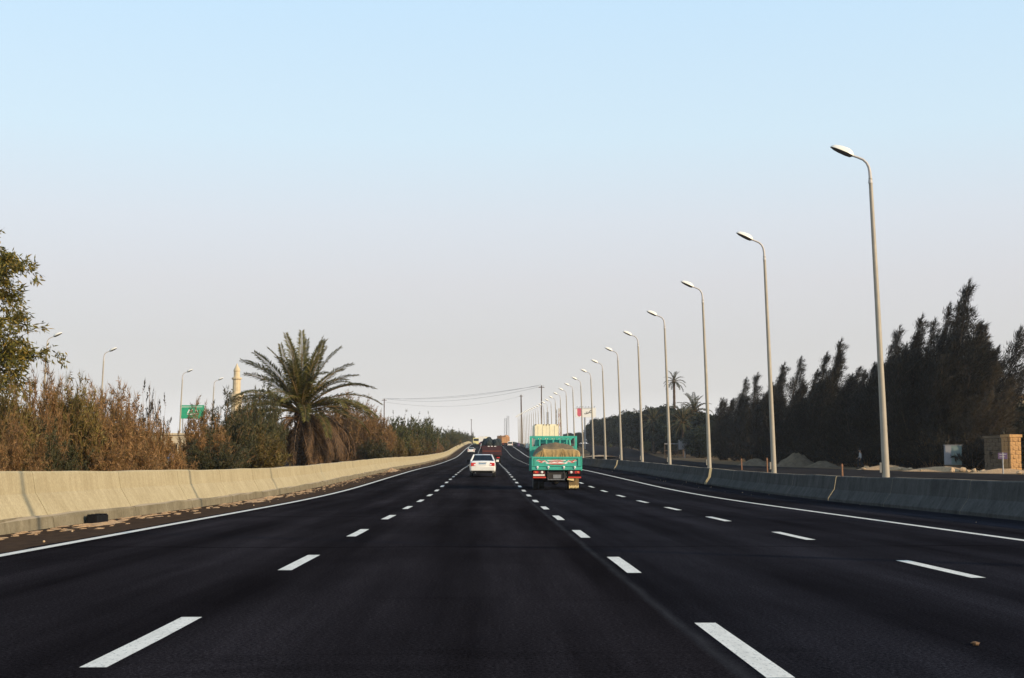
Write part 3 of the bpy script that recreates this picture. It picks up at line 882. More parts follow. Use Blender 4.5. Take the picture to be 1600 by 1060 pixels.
def put_frond(me, parent, org, az, roll=0.0, sc=1.0, name='frond', el=0.0):
    o = bpy.data.objects.new(name, me); COL.objects.link(o); o.parent = parent
    o.location = org
    o.rotation_mode = 'XYZ'
    o.rotation_euler = (Matrix.Rotation(az, 4, 'Z') @ Matrix.Rotation(-el, 4, 'Y') @ Matrix.Rotation(roll, 4, 'X')).to_euler()
    o.scale = (sc, sc, sc)
    return o

# ------------------------------------------------------------------ big date palm by the left barrier
PD = 91.0; PX = -12.0
palm = thing('date_palm', 'big date palm with a wide crown and hanging dead fronds behind the left barrier', 'palm tree', (PX, PD, gz(PD)))
tb = MB()
prof = []
for i in range(40):
    z = i * 0.105
    prof.append((0.30 + (0.05 if i % 2 else -0.03) + 0.02 * math.sin(i * 1.7), z))
tb.lathe(prof, (0, 0, -0.05), 'z', 14)
for i in range(90):
    a = i * 2.4; z = 0.6 + 3.4 * i / 90
    c, s = math.cos(a), math.sin(a)
    tb.tube([(c * 0.27, s * 0.27, z), (c * 0.42, s * 0.42, z + 0.14), (c * 0.47, s * 0.47, z + 0.27)], [0.085, 0.06, 0.03], 4)
tb.build('trunk', M['palm_bark'], palm, False)
fm = [frond_mesh('frond', 5.0, R(e), R(dr), M['lf_palm'], M['rachis'], 100, 0.64, 0.050, 0.30, i)
      for i, (e, dr) in enumerate([(86, 22), (76, 38), (66, 50), (56, 58), (45, 62), (34, 66), (22, 62), (10, 60)])]
dm_ = [frond_mesh('dead_frond', L, R(e), R(dr), M['lf_palm_dry'], M['rachis_dry'], 64, 0.36, 0.032, -0.2, 40 + i)
       for i, (L, e, dr) in enumerate([(4.3, 5, 105), (4.0, -15, 90), (3.8, -35, 70), (3.6, 20, 130)])]
rr = random.Random(8)
base = Vector((0, 0, 4.05))
ga = 0.4
for k in range(60):
    tier = min(7, int(8 * (k / 60) ** 1.0))
    az = ga; ga += 2.39996
    put_frond(fm[tier], palm, base + Vector((math.cos(az) * 0.12, math.sin(az) * 0.12, 0.25 * (1 - k / 60))), az, R(rr.uniform(-25, 25)), rr.uniform(0.88, 1.06), 'frond', R(rr.uniform(-6, 6)))
# the two or three fronds that stand out in the photo
for az, tier, sc in ((R(100), 0, 1.1), (R(20), 4, 1.08), (R(-12), 6, 1.08), (R(178), 5, 1.05), (R(170), 6, 1.0), (R(5), 5, 1.1)):
    put_frond(fm[tier], palm, base + Vector((0, 0, 0.1)), az, 0, sc)
for k in range(52):
    az = R(rr.choice([rr.uniform(-70, 30), rr.uniform(-45, 20), rr.uniform(-110, 40), rr.uniform(0, 360)]))
    o = put_frond(dm_[k % 4], palm, base + Vector((math.cos(az) * 0.3, math.sin(az) * 0.3, -0.1 - 0.5 * rr.random())), az, R(rr.uniform(-30, 30)), rr.uniform(0.85, 1.2), 'dead_frond')
    if k == 0: o['label'] = 'dry brown frond hanging below the green crown'

# ------------------------------------------------------------------ bushes behind the left barrier
protos = {
    'brown': make_bush('brown_bush', 'x', 'bush', M['lf_brown'], 1.0, 0.66, 74, 250, 0.065, 0.0095, 0.5),
    'brown2': make_bush('brown_bush', 'x', 'bush', M['lf_brown'], 1.0, 0.75, 74, 260, 0.06, 0.0095, 0.35),
    'mixed': make_bush('mixed_bush', 'x', 'bush', M['lf_mixed'], 1.0, 0.62, 60, 260, 0.07, 0.012, 0.6),
    'olive': make_bush('olive_bush', 'x', 'bush', M['lf_olive'], 1.0, 0.66, 66, 280, 0.06, 0.012, 0.5),
    'dark': make_bush('sparse_bush', 'x', 'bush', M['lf_dark'], 1.0, 0.42, 20, 120, 0.05, 0.016, 0.6, True),
    'wisp': make_bush('feathery_grass', 'x', 'bush', M['lf_brown'], 1.0, 0.50, 46, 130, 0.08, 0.006, 1.6, True, 0.22),
    'green': make_bush('green_bush', 'x', 'bush', M['lf_green'], 1.0, 0.72, 84, 280, 0.05, 0.017, 0.15),
}
used = set()
def place(kind, px, ytop, lat, width, label, group=None, rz=None):
    """bush whose top shows at the given picture height when it stands at this lateral distance"""
    d = -lat * 2200.0 / max(12.0, 761.0 - px)
    z0 = gz(d)
    h = (735.0 - ytop) * d / 2200.0 + 1.1 - z0
    p = protos[kind]
    s = (width * d / 2200.0 / 1.3)
    sc = (s, s, h * (1.12 if kind not in ('green', 'dark') else 1.04))
    rz = rr.uniform(0, 6.28) if rz is None else rz
    if kind not in used:
        used.add(kind); o = p
        o.location = (lat, d, z0); o.rotation_euler = (0, 0, rz); o.scale = sc; o['label'] = label
        if group: o['group'] = group
    else: o = dup(p, (lat, d, z0), rz, label, group, sc)
    return o
rr = random.Random(77)
front = [
    ('mixed', 8, 612, -10.6, 130, 'dense olive and brown bush at the left edge below the overhanging tree'),
    ('brown', 58, 600, -10.8, 120, 'dry brown feathery bush behind the left barrier, in front of the first left lamp'),
    ('wisp', 82, 572, -11.4, 120, 'tall thin dry grass plumes rising around the first left lamp pole'),
    ('mixed', 118, 612, -10.8, 110, 'browning bush with yellow green patches between the first two left lamps'),
    ('brown2', 158, 628, -10.7, 130, 'low dense brown bush below the second left lamp'),
    ('wisp', 172, 590, -11.6, 110, 'pale dry grass plumes leaning right beside the second left lamp pole'),
    ('brown', 200, 622, -10.9, 100, 'reddish brown feathery bush right of the second left lamp'),
    ('dark', 232, 580, -11.0, 66, 'tall sparse dark weed standing above the brown bushes'),
    ('dark', 252, 606, -11.2, 60, 'shorter sparse dark weed left of the green hoarding'),
    ('brown2', 238, 664, -10.6, 90, 'low brown bush in front of the parked blue truck'),
    ('brown', 276, 706, -10.5, 80, 'lowest brown bush in the gap in front of the blue truck'),
    ('brown', 318, 646, -10.8, 90, 'reddish brown bush right of the gap in the bushes'),
    ('olive', 352, 634, -11.0, 100, 'dark olive bush in front of the minaret'),
    ('olive', 388, 640, -10.8, 100, 'dark olive bush left of the big palm'),
    ('olive', 412, 612, -12.6, 80, 'rounded grey olive bush under the left fronds of the palm'),
    ('brown', 556, 634, -14.5, 90, 'brown bush just right of the dead fronds of the palm'),
    ('brown2', 570, 642, -11.4, 70, 'warm brown bush second to the right of the palm'),
    ('brown', 592, 654, -11.0, 54, 'warm brown bush next to the power pole right of the palm'),
    ('olive', 585, 690, -10.4, 60, 'low dark olive bush against the barrier right of the palm'),
]
for k_, px, yt, lat, w, lab in front:
    place(k_, px, yt, lat, w, lab)
for i in range(9):       # shadowy understorey that fills the row
    px = -40 + i * 62 + rr.uniform(-8, 8)
    if 235 < px < 300 or 425 < px < 570: continue
    place(rr.choice(['brown2', 'mixed', 'olive']), px, 672 + rr.uniform(-12, 18), -9.9 - rr.random() * 0.5, 120, 'low undergrowth against the back of the left barrier, %s from the left edge' % (['first'] + ORD[1:])[i], 'low undergrowth behind the left barrier')
for i in range(12):      # second row behind
    px = -30 + i * 50 + rr.uniform(-12, 12)
    if 225 < px < 310: continue
    place(rr.choice(['brown', 'mixed', 'brown2']), px, 640 + rr.uniform(-12, 14), -14.0 - rr.random() * 2, 110, 'brown bush in the left second row, %s from the left edge' % (['first'] + ORD[1:])[i], 'second row of bushes on the left')
GT = 'small green trees along the left barrier towards the horizon'
for px, yt, lat, w, lab in ((612, 656, -11.2, 58, 'small dark green tree beside the left power pole'), (632, 654, -11.0, 60, 'small green tree, second right of the left power pole'),
                            (652, 657, -10.8, 60, 'small green tree with a brownish crown, third right of the left power pole'), (668, 656, -11.5, 44, 'dark green pointed tree before the dip in the left tree line'),
                            (682, 679, -10.6, 40, 'low bright green shrub in the dip of the left tree line'), (698, 675, -10.8, 42, 'rounded green tree after the dip in the left tree line'),
                            (707, 676, -11.2, 34, 'small rounded green tree close to the far end of the left barrier'), (716, 678, -10.6, 26, None), (723, 680, -10.2, 22, None), (729, 682, -10.0, 18, None)):
    place('green', px, yt, lat, w, lab or 'tiny distant green tree where the left barrier meets the horizon', GT)
for i_, (px, yt, lat, w) in enumerate(((618, 690, -10.0, 40), (640, 690, -9.9, 40), (660, 692, -9.9, 36), (680, 695, -9.9, 30), (697, 692, -9.9, 24), (712, 690, -9.9, 18))):
    place(rr.choice(['brown', 'mixed']), px, yt, lat, w, 'low brown scrub below the small green trees, %s going away' % (['first'] + ORD[1:])[i_], 'low brown scrub below the small green trees')
place('green', 737.5, 680, -9.4, 9, 'last tiny tree on the skyline left of the road', GT)

# leaf tree whose branches come in from the left edge
lt = thing('willow_tree', 'olive leafed tree whose branches reach in from the left edge', 'tree', (-16.2, 40.0, gz(40)))
tk = MB()
tk.tube([(0, 0, -0.05), (-0.1, 0.1, 1.6), (0.1, 0, 3.4), (0.3, 0.1, 6.0)], [0.20, 0.17, 0.13, 0.05], 8)
C_, D_ = [], []
ends = [(3.30, -0.2, 4.9), (3.55, 0.3, 4.4), (2.9, 0.2, 5.5), (3.0, -0.3, 6.75), (2.75, 0.2, 7.0), (2.6, 0.0, 6.2), (2.4, 0.4, 7.35), (2.75, -0.3, 4.2), (2.3, 0.3, 3.6), (2.9, 0.1, 3.95), (1.9, -0.2, 6.8), (1.6, 0.4, 7.9), (1.4, 0, 5.0), (0.6, 0.5, 7.6), (-0.6, 0.2, 7.2), (-1.2, 0.4, 6.0), (-1.6, -0.3, 5.0), (0.3, -1.0, 5.8), (0.5, 1.2, 6.4), (2.2, 0, 4.8), (2.1, -0.2, 5.6), (1.9, 0.1, 4.0), (2.5, 0.0, 5.1), (2.9, 0.0, 4.6)]
for e in ends:
    e = np.array(e); b = np.array([0.15, 0, max(2.2, e[2] - 1.8)])
    m_ = (b + e) / 2 + np.array([0, 0, 0.25])
    us = np.linspace(0, 1, 6)
    P = [(1 - u) ** 2 * b + 2 * u * (1 - u) * m_ + u * u * e for u in us]
    tk.tube(P, [0.06, 0.045, 0.03, 0.02, 0.012, 0.004], 5, False)
    n = 420
    for s in range(15):
        u0 = rng.uniform(0.45, 1.0)
        c = (1 - u0) ** 2 * b + 2 * u0 * (1 - u0) * m_ + u0 * u0 * e + rng.normal(size=3) * 0.22
        dd = unit(1)[0] * 0.7 + np.array([0.35, 0, -0.1])
        tk.tube([c, c + dd * 0.45], [0.008, 0.002], 3, False)
        k = 52
        v = rng.uniform(0, 1, k)
        C_.append(c + dd * (0.5 * v)[:, None] + rng.normal(size=(k, 3)) * 0.08); D_.append(unit(k) * 0.8 + dd * 0.8 + np.array([0, 0, -0.3]))
C_ = np.concatenate(C_); D_ = np.concatenate(D_); n = len(C_)
V, F = blades(C_, D_, rng.uniform(0.12, 0.24, n), rng.uniform(0.035, 0.06, n), True)
tk.build('trunk', M['bark'], lt, True)
np_mesh('crown', V, F, M['lf_willow'], lt)

# ------------------------------------------------------------------ dark casuarinas on the right
M['lf_casu_lit'] = leaf_mat('sunlit_casuarina', [(0.010, 0.009, 0.005), (0.030, 0.021, 0.010), (0.075, 0.046, 0.020), (0.018, 0.014, 0.007), (0.055, 0.042, 0.016)], trans=0.2)  # brown copy of the needles: sunlit side put into the colour
cas = [make_casuarina('x', 15.0, 4.4, 1.5, 9, 230, 101), make_casuarina('x', 15.0, 4.8, 1.8, 11, 210, 102), make_casuarina('x', 15.0, 4.0, 2.0, 8, 230, 103), make_casuarina('x', 15.0, 4.4, 2.2, 9, 210, 104, M['lf_casu_lit'])]
cused = set()
GC = 'dark casuarina trees across the service road on the right'
def put_cas(i, px, d, ytop, lab, wscale=1.0, rz=None):
    x = (px - 761.0) * d / 2200.0
    z = gz(d); h = (735.0 - ytop) * d / 2200.0 + 1.1 - z
    s = h / 15.0
    rz = rr.uniform(-0.5, 0.5) if rz is None else rz
    sc = (s * wscale, s * wscale, s)
    if i not in cused:
        cused.add(i); o = cas[i]; o.location = (x, d, z); o.rotation_euler = (0, 0, rz); o.scale = sc; o['label'] = lab; o['group'] = GC
    else: dup(cas[i], (x, d, z), rz, lab, GC, sc)
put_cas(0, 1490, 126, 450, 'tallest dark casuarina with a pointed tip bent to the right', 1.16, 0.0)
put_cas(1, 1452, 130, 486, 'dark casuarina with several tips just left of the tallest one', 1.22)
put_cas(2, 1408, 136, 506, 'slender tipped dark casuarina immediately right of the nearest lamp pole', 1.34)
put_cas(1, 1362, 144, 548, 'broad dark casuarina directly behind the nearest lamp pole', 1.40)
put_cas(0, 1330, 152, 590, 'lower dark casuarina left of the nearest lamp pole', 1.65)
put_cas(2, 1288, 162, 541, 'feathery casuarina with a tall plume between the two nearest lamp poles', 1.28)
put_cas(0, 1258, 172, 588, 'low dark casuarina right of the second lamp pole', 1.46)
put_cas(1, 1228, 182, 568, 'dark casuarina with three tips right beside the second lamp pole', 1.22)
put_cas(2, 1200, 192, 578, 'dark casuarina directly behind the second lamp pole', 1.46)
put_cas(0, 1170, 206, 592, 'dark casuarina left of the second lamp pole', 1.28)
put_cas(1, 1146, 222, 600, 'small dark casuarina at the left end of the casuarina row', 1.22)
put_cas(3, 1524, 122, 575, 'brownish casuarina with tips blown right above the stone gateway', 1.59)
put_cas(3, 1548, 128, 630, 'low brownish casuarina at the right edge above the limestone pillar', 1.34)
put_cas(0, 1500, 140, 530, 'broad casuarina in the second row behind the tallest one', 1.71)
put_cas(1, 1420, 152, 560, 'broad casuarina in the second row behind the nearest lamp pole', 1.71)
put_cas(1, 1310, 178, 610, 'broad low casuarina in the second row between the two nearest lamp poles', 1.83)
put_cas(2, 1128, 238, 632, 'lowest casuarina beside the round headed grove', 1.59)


put_cas(0, 1390, 140, 520, 'casuarina with a bent plume in the gap right of the nearest lamp pole', 1.2)
put_cas(1, 1428, 134, 512, 'dense casuarina filling the middle of the tallest clump', 1.2)
put_cas(2, 1475, 130, 478, 'casuarina with a forked tip touching the tallest one on its left', 1.1)
put_cas(3, 1500, 127, 525, 'casuarina with a brownish flank touching the tallest one on its right', 1.2)
put_cas(0, 1272, 168, 562, 'casuarina with a slim plume left of the tall plume between the two nearest lamp poles', 1.3)
put_cas(1, 1345, 150, 575, 'casuarina with a dense rounded flank left of the nearest lamp pole', 1.4)
sc_ = make_bush('scrub_bush', 'x', 'bush', M['lf_casu'], 1.0, 0.8, 40, 170, 0.11, 0.03, 0.3)
cs = 'dark scrub at the foot of the casuarinas'
for i in range(22):
    px = 1130 + i * 20.5; d = float(np.interp(px, [1130, 1200, 1300, 1400, 1500, 1570], [225, 182, 152, 134, 119, 113])) + rr.uniform(-3, 2)
    x = (px - 761.0) * d / 2200.0; hh = rr.uniform(2.2, 4.0); ww = rr.uniform(1.8, 2.6)
    lab_ = ('low dark scrub bush in the shade under the casuarinas, %s from the left' % (['first'] + ORD[1:])[i]) if i < 12 else 'low dark scrub bush in the shade under the tallest casuarinas at the right'
    if i == 0: sc_.location = (x, d, gz(d)); sc_.scale = (ww, ww, hh); sc_['label'] = lab_; sc_['group'] = cs
    else: dup(sc_, (x, d, gz(d)), rr.uniform(0, 6), lab_, cs, (ww, ww, hh))

# ------------------------------------------------------------------ round headed grove, farther right
gv = [make_tree('ficus_tree', 'x', M['lf_grove'], 1.0, 0.48, 0.03, 105, 210, 0.04, 0.026, 0.115), make_tree('ficus_tree', 'x', M['lf_grove'], 1.0, 0.42, 0.03, 95, 210, 0.04, 0.026, 0.11)]
gused = set()
GV = 'round headed dark green trees beyond the service road'
def put_gv(i, px, d, ytop, lab, w=1.0):
    x = (px - 761.0) * d / 2200.0; z = gz(d); h = (735.0 - ytop) * d / 2200.0 + 1.1 - z
    sc = (h * w, h * w, h)
    if i not in gused:
        gused.add(i); o = gv[i]; o.location = (x, d, z); o.scale = sc; o['label'] = lab; o['group'] = GV
    else: dup(gv[i], (x, d, z), rr.uniform(0, 6), lab, GV, sc)
put_gv(0, 1022, 330, 641, 'largest round headed tree between the fourth and fifth lamp poles', 1.15)
put_gv(1, 1042, 322, 640, 'round headed tree behind the fourth lamp pole', 1.1)
put_gv(0, 1066, 312, 645, 'round headed tree below the tall slim palm', 1.1)
put_gv(1, 1090, 285, 650, 'round headed tree right of the tall slim palm', 1.2)
put_gv(0, 1112, 270, 652, 'round headed tree behind the third lamp pole', 1.1)
put_gv(1, 1000, 365, 652, 'dark round headed tree behind the fifth lamp pole', 1.0)
put_gv(0, 986, 390, 649, 'dark round headed tree between the fifth and sixth lamp poles', 1.0)
put_gv(1, 972, 415, 654, 'dark round headed tree right of the sixth lamp pole', 0.95)
put_gv(0, 958, 440, 656, 'dark round headed tree behind the sixth lamp pole', 0.9)
put_gv(1, 946, 470, 658, 'dark round headed tree behind the seventh lamp pole', 0.9)
put_gv(0, 934, 500, 660, 'dark round headed tree right of the white and pink billboard', 0.9)
put_gv(1, 924, 530, 666, 'dark round headed tree at the left end of the grove below the billboard', 0.85)
put_gv(0, 1055, 300, 668, 'low round headed tree in the shade at the front of the grove', 1.3)
put_gv(1, 1095, 262, 672, 'low dark round headed tree at the right front of the grove', 1.3)
put_gv(0, 1020, 345, 672, 'low dark tree behind the pale shrub at the front of the grove', 1.3)
for px, d, yt in ((903, 640, 681), (896, 700, 684), (888, 720, 682)):
    put_gv(1, px, d, yt, 'tiny distant dark tree on the horizon behind the teal truck', 1.4)
hb = make_bush('hedge_bush', 'low clipped hedge bush below the dark grove trees along the service road', 'bush', M['lf_olive'], 1.0, 0.9, 30, 120, 0.10, 0.03, 0.3)
hb.location = (44.0, 420, gz(420)); hb.scale = (3.4, 3.4, 2.0); hb['group'] = 'low hedge bushes below the grove'
for d, x in ((440, 45), (460, 46), (400, 43), (380, 42), (480, 47.0), (360, 41.5)):
    dup(hb, (x, d, gz(d)), rr.uniform(0, 6), None, None, (3.4, 3.4, rr.uniform(1.5, 2.2)))
ps = make_bush('pale_shrub', 'pale green shrub catching the sun in front of the dark grove', 'bush', M['lf_pale'], 1.0, 0.6, 34, 120, 0.09, 0.022, 0.5)
d = 330; ps.location = ((990 - 761) * d / 2200.0, d - 25, gz(d)); ps.scale = (2.3, 2.3, 2.9)
dup(ps, ((952 - 761) * 430 / 2200.0, 430, gz(430)), 1.0, 'small pale shrub far down the grove edge', None, (1.3, 1.3, 1.3))

# palms of the grove
gfm = [frond_mesh('frond', 3.4, R(e), R(dr), M['lf_gpalm'], M['rachis'], 26, 0.55, 0.09, 0.3, 70 + i) for i, (e, dr) in enumerate([(80, 45), (55, 70), (30, 80), (8, 75), (-15, 60)])]
def grove_palm(px, d, ycrown, label, sc=1.0, nf=26, rad=0.22):
    x = (px - 761.0) * d / 2200.0; z = gz(d); h = (735.0 - ycrown) * d / 2200.0 + 1.1 - z
    t = thing('palm_tree', label, 'palm tree', (x, d, z))
    mb = MB()
    pr = [(rad * (1.25 - 0.35 * (i / 24)) * (1.06 if i % 2 else 0.95), h * i / 24) for i in range(25)]
    mb.lathe(pr, (0, 0, 0), 'z', 9); mb.build('trunk', M['palm_bark'], t)
    a = 0.3
    for k in range(nf):
        put_frond(gfm[int(5 * k / nf)], t, (0, 0, h), a, 0, sc * rr.uniform(0.85, 1.1)); a += 2.4
    return t
grove_palm(1053, 325, 603, 'tall slim palm with a small star shaped crown above the grove', 0.92, 24, 0.30)
grove_palm(1084, 285, 650, 'medium palm with a bushy crown right of the tall slim palm', 1.3, 40)
grove_palm(1020, 315, 666, 'short palm with drooping fronds at the front of the grove', 1.25, 36)
grove_palm(1066, 280, 668, 'short wide palm in front of the round headed trees', 1.35, 36)
grove_palm(1000, 345, 668, 'short dark palm between the fifth lamp pole and the pale shrub', 1.2, 30)

# ------------------------------------------------------------------ vehicles
def wheel(t, x, y, r, w, dual=False, name='wheel'):
    rb = MB()
    hub = r * 0.58
    rb.lathe([(hub, -w / 2), (r * 0.93, -w / 2), (r, -w * 0.36), (r, w * 0.36), (r * 0.93, w / 2), (hub, w / 2)], (x, y, r), 'x', 22)
    if dual:
        s = -1 if x > 0 else 1
        rb.lathe([(hub, -w / 2), (r * 0.93, -w / 2), (r, -w * 0.36), (r, w * 0.36), (r * 0.93, w / 2), (hub, w / 2)], (x + s * (w + 0.04), y, r), 'x', 22)
    o = rb.build(name, M['rubber'], t, True)
    rm = MB(); s = 1 if x > 0 else -1
    rm.lathe([(hub * 0.98, -w * 0.3), (hub * 0.9, w * 0.30 * s if s > 0 else -w * 0.30 + 0.02), (hub * 0.35, w * 0.40 * s), (hub * 0.2, w * 0.45 * s)], (x, y, r), 'x', 16)
    rm.build('rim', M['steel'], o, True)
    return o

def teal_truck(lat, d):
    t = thing('flatbed_truck', 'teal flatbed truck with a painted tailgate and a tarpaulined load in the right lane', 'truck', (lat, d, gz(d)), R(-0.3))
    T, TD = M['teal'], M['teal_dark']
    hw = 1.08
    f = MB()
    f.box(-0.42, -0.30, 0.10, 5.6, 0.52, 0.74, 0.01); f.box(0.30, 0.42, 0.10, 5.6, 0.52, 0.74, 0.01)
    for y in (0.3, 1.4, 2.6, 3.6): f.box(-0.30, 0.30, y, y + 0.1, 0.56, 0.70)
    for y in (0.35, 1.0, 1.7, 2.4, 3.1): f.box(-hw + 0.06, hw - 0.06, y, y + 0.08, 0.742, 0.842)
    f.build('chassis', M['chassis'], t)
    ax = MB(); ax.tube([(-0.9, 1.15, 0.40), (0.9, 1.15, 0.40)], 0.07, 10); ax.ball((-0.02, 1.15, 0.40), 0.20, 0.20, 0.19, 12, 8)
    ax.tube([(-0.55, 0.3, 0.48), (-0.55, 1.15, 0.40), (-0.55, 2.0, 0.50)], 0.05, 6); ax.tube([(0.55, 0.3, 0.48), (0.55, 1.15, 0.40), (0.55, 2.0, 0.50)], 0.05, 6)
    ax.build('axle', M['chassis'], t, True)
    bd = MB(); bd.box(-hw, hw, 0.06, 3.45, 0.85, 0.93); bd.build('bed_floor', TD, t)
    for s in (-1, 1):
        sp = MB()
        x0, x1 = (hw - 0.05, hw) if s > 0 else (-hw, -hw + 0.05)
        sp.box(x0, x1, 0.055, 3.42, 0.84, 1.43)
        for y in (0.06, 1.1, 2.2, 3.3):
            sp.box(x0 + s * 0.028, x1 + s * 0.028, y, y + 0.09, 0.82, 1.44)
        sp.box(x0 + s * 0.02, x1 + s * 0.02, 0.06, 3.42, 1.39, 1.455)
        sp.build('side_panel', T, t, False, 0.006)
    # tailgate: frame with a recessed panel, hinges, painted flourish
    tg = MB()
    tg.box(-hw, hw, 0.0, 0.05, 0.86, 1.42)
    tg.box(-hw, hw, -0.025, 0.0, 1.36, 1.43); tg.box(-hw, hw, -0.025, 0.0, 0.86, 1.03)
    tg.box(-hw, -hw + 0.09, -0.024, 0.0, 1.03, 1.36); tg.box(hw - 0.17, hw, -0.024, 0.0, 1.03, 1.36)
    tgo = tg.build('tailgate', T, t, False, 0.006)
    ln = MB(); ln.box(-hw + 0.02, hw - 0.02, -0.029, -0.026, 1.005, 1.022)
    ln.box(hw - 0.185, hw - 0.172, -0.026, -0.001, 1.06, 1.34); ln.box(hw - 0.03, hw - 0.018, -0.029, -0.025, 1.04, 1.40); ln.box(-hw + 0.092, -hw + 0.105, -0.026, -0.001, 1.05, 1.35)
    ln.build('hinge_gap', M['black'], tgo)
    for x in (-0.83, -0.36, 0.31, 0.78):
        k = MB(); k.lathe([(0.050, 0.0), (0.050, -0.035), (0.030, -0.055)], (x, -0.026, 0.985), 'y', 12); k.box(x - 0.022, x + 0.022, -0.05, -0.027, 0.90, 0.95)
        k.build('hinge', M['white_paint'], tgo, True)
    fl = MB()
    y = -0.0045
    fl.mi = 1
    fl.stroke([(-0.46, 1.150), (-0.30, 1.145), (-0.12, 1.175), (0.0, 1.18), (0.12, 1.175), (0.30, 1.145), (0.46, 1.150)], y, [0.02, 0.07, 0.10, 0.11, 0.10, 0.07, 0.02])
    fl.stroke([(-0.40, 1.27), (-0.2, 1.262), (0, 1.275), (0.2, 1.262), (0.40, 1.27)], y, [0.03, 0.05, 0.06, 0.05, 0.03])
    for s in (-1, 1):
        fl.stroke([(s * 0.38, 1.17), (s * 0.52, 1.245), (s * 0.66, 1.20), (s * 0.80, 1.275), (s * 0.88, 1.25)], y, [0.03, 0.075, 0.085, 0.07, 0.02])
    y = -0.009; fl.mi = 0
    fl.stroke([(-0.36, 1.130), (-0.18, 1.118), (0, 1.122), (0.18, 1.118), (0.36, 1.130)], y, [0.02, 0.045, 0.05, 0.045, 0.02])
    fl.stroke([(-0.34, 1.215), (-0.22, 1.20), (-0.10, 1.235), (0.04, 1.20), (0.16, 1.24), (0.30, 1.21)], y, [0.03, 0.04, 0.03, 0.04, 0.03, 0.02])
    fl.stroke([(-0.30, 1.285), (-0.1, 1.29), (0.1, 1.28), (0.30, 1.288)], y, [0.015, 0.03, 0.03, 0.015])
    for s in (-1, 1):
        fl.stroke([(s * 0.45, 1.225), (s * 0.56, 1.262), (s * 0.66, 1.225), (s * 0.76, 1.285), (s * 0.86, 1.27)], y, [0.015, 0.035, 0.045, 0.045, 0.02])
        fl.stroke([(s * 0.60, 1.175), (s * 0.70, 1.185), (s * 0.78, 1.215)], y, [0.02, 0.035, 0.01])
    fl.build('painted_flourish', [M['red_paint'], M['white_paint']], tgo)
    # headboard frame
    hbm = MB(); y0, y1 = 3.43, 3.50
    for s in (-1, 1):
        hbm.box(s * 1.03 - 0.055, s * 1.03 + 0.055, y0, y1, 0.86, 2.40)
    hbm.box(-0.974, 0.974, y0 + 0.004, y1 - 0.004, 2.30, 2.40)
    hbm.box(-0.974, 0.974, y0 + 0.004, y1 - 0.004, 1.86, 1.93); hbm.box(-0.974, 0.974, y0 + 0.006, y1 - 0.006, 0.95, 1.86)
    for x in (-0.62, -0.31, 0.0, 0.31, 0.62):
        hbm.box(x - 0.035, x + 0.035, y0 + 0.008, y1 - 0.008, 1.93, 2.30)
    for i in range(6):
        xa = -0.62 + i * 0.31 - 0.31
        a = MB()
        hbm.add([(xa + 0.04, y0 + 0.01, 2.30), (xa + 0.27, y0 + 0.01, 2.30), (xa + 0.20, y0 + 0.01, 2.22), (xa + 0.11, y0 + 0.01, 2.22),
                 (xa + 0.04, y1 - 0.01, 2.30), (xa + 0.27, y1 - 0.01, 2.30), (xa + 0.20, y1 - 0.01, 2.22), (xa + 0.11, y1 - 0.01, 2.22)],
                [(0, 1, 2, 3), (7, 6, 5, 4), (0, 4, 5, 1), (1, 5, 6, 2), (2, 6, 7, 3), (3, 7, 4, 0)])
    hbm.build('headboard', T, t, False, 0.005)
    # cab ahead of the bed
    cb = MB(); cb.box(-0.90, 0.90, 3.62, 5.3, 0.62, 1.50, 0.06); cb.box(-0.88, 0.88, 3.64, 5.2, 1.502, 2.26, 0.06, 0.08, 0.10)
    cbo = cb.build('cab', M['teal'], t, True, 0.02)
    w = MB(); w.box(-0.66, 0.66, 3.625, 3.65, 1.62, 2.06); w.build('rear_window', M['glass_dark'], cbo)
    for s in (-1, 1):
        w = MB(); w.box(s * 0.865 - 0.012, s * 0.865 + 0.012, 3.95, 4.85, 1.56, 2.02); w.build('side_window', M['glass_dark'], cbo)
        mr = MB(); mr.tube([(s * 0.9, 4.95, 1.85), (s * 1.12, 4.85, 1.98)], 0.015, 6); mr.box(s * 1.16 - 0.07, s * 1.16 + 0.07, 4.80, 4.86, 1.88, 2.12, 0.02)
        mr.build('mirror', M['white_paint'] if s < 0 else M['black'], t)
    w = MB(); w.add([(-0.74, 5.235, 1.56), (0.74, 5.235, 1.56), (0.68, 5.13, 2.10), (-0.68, 5.13, 2.10)], [(0, 1, 2, 3)]); w.build('windscreen', M['glass_dark'], cbo)
    # running gear
    for s in (-1, 1):
        wheel(t, s * 0.88, 1.15, 0.40, 0.22, True); wheel(t, s * 0.82, 4.45, 0.40, 0.22)
        mg = MB()
        for i in range(7):
            a0, a1 = R(20 + i * 20), R(40 + i * 20)
            mg.add([(s * 0.99, 1.15 + 0.47 * math.cos(a0), 0.40 + 0.47 * math.sin(a0)), (s * 0.58, 1.15 + 0.47 * math.cos(a0), 0.40 + 0.47 * math.sin(a0)),
                    (s * 0.58, 1.15 + 0.47 * math.cos(a1), 0.40 + 0.47 * math.sin(a1)), (s * 0.99, 1.15 + 0.47 * math.cos(a1), 0.40 + 0.47 * math.sin(a1))], [(0, 1, 2, 3)])
        mg.build('mudguard', M['black'], t)
        # lamp boards
        cx = s * 0.76
        lb = MB(); lb.box(cx - 0.29, cx + 0.29, 0.10, 0.16, 0.50, 0.85); lbo = lb.build('lamp_board', M['black'], t)
        q = MB(); q.box(cx - 0.26, cx + 0.26, 0.05, 0.098, 0.70, 0.83, 0.02); q.build('lamp_unit', M['tail_dark'], lbo)
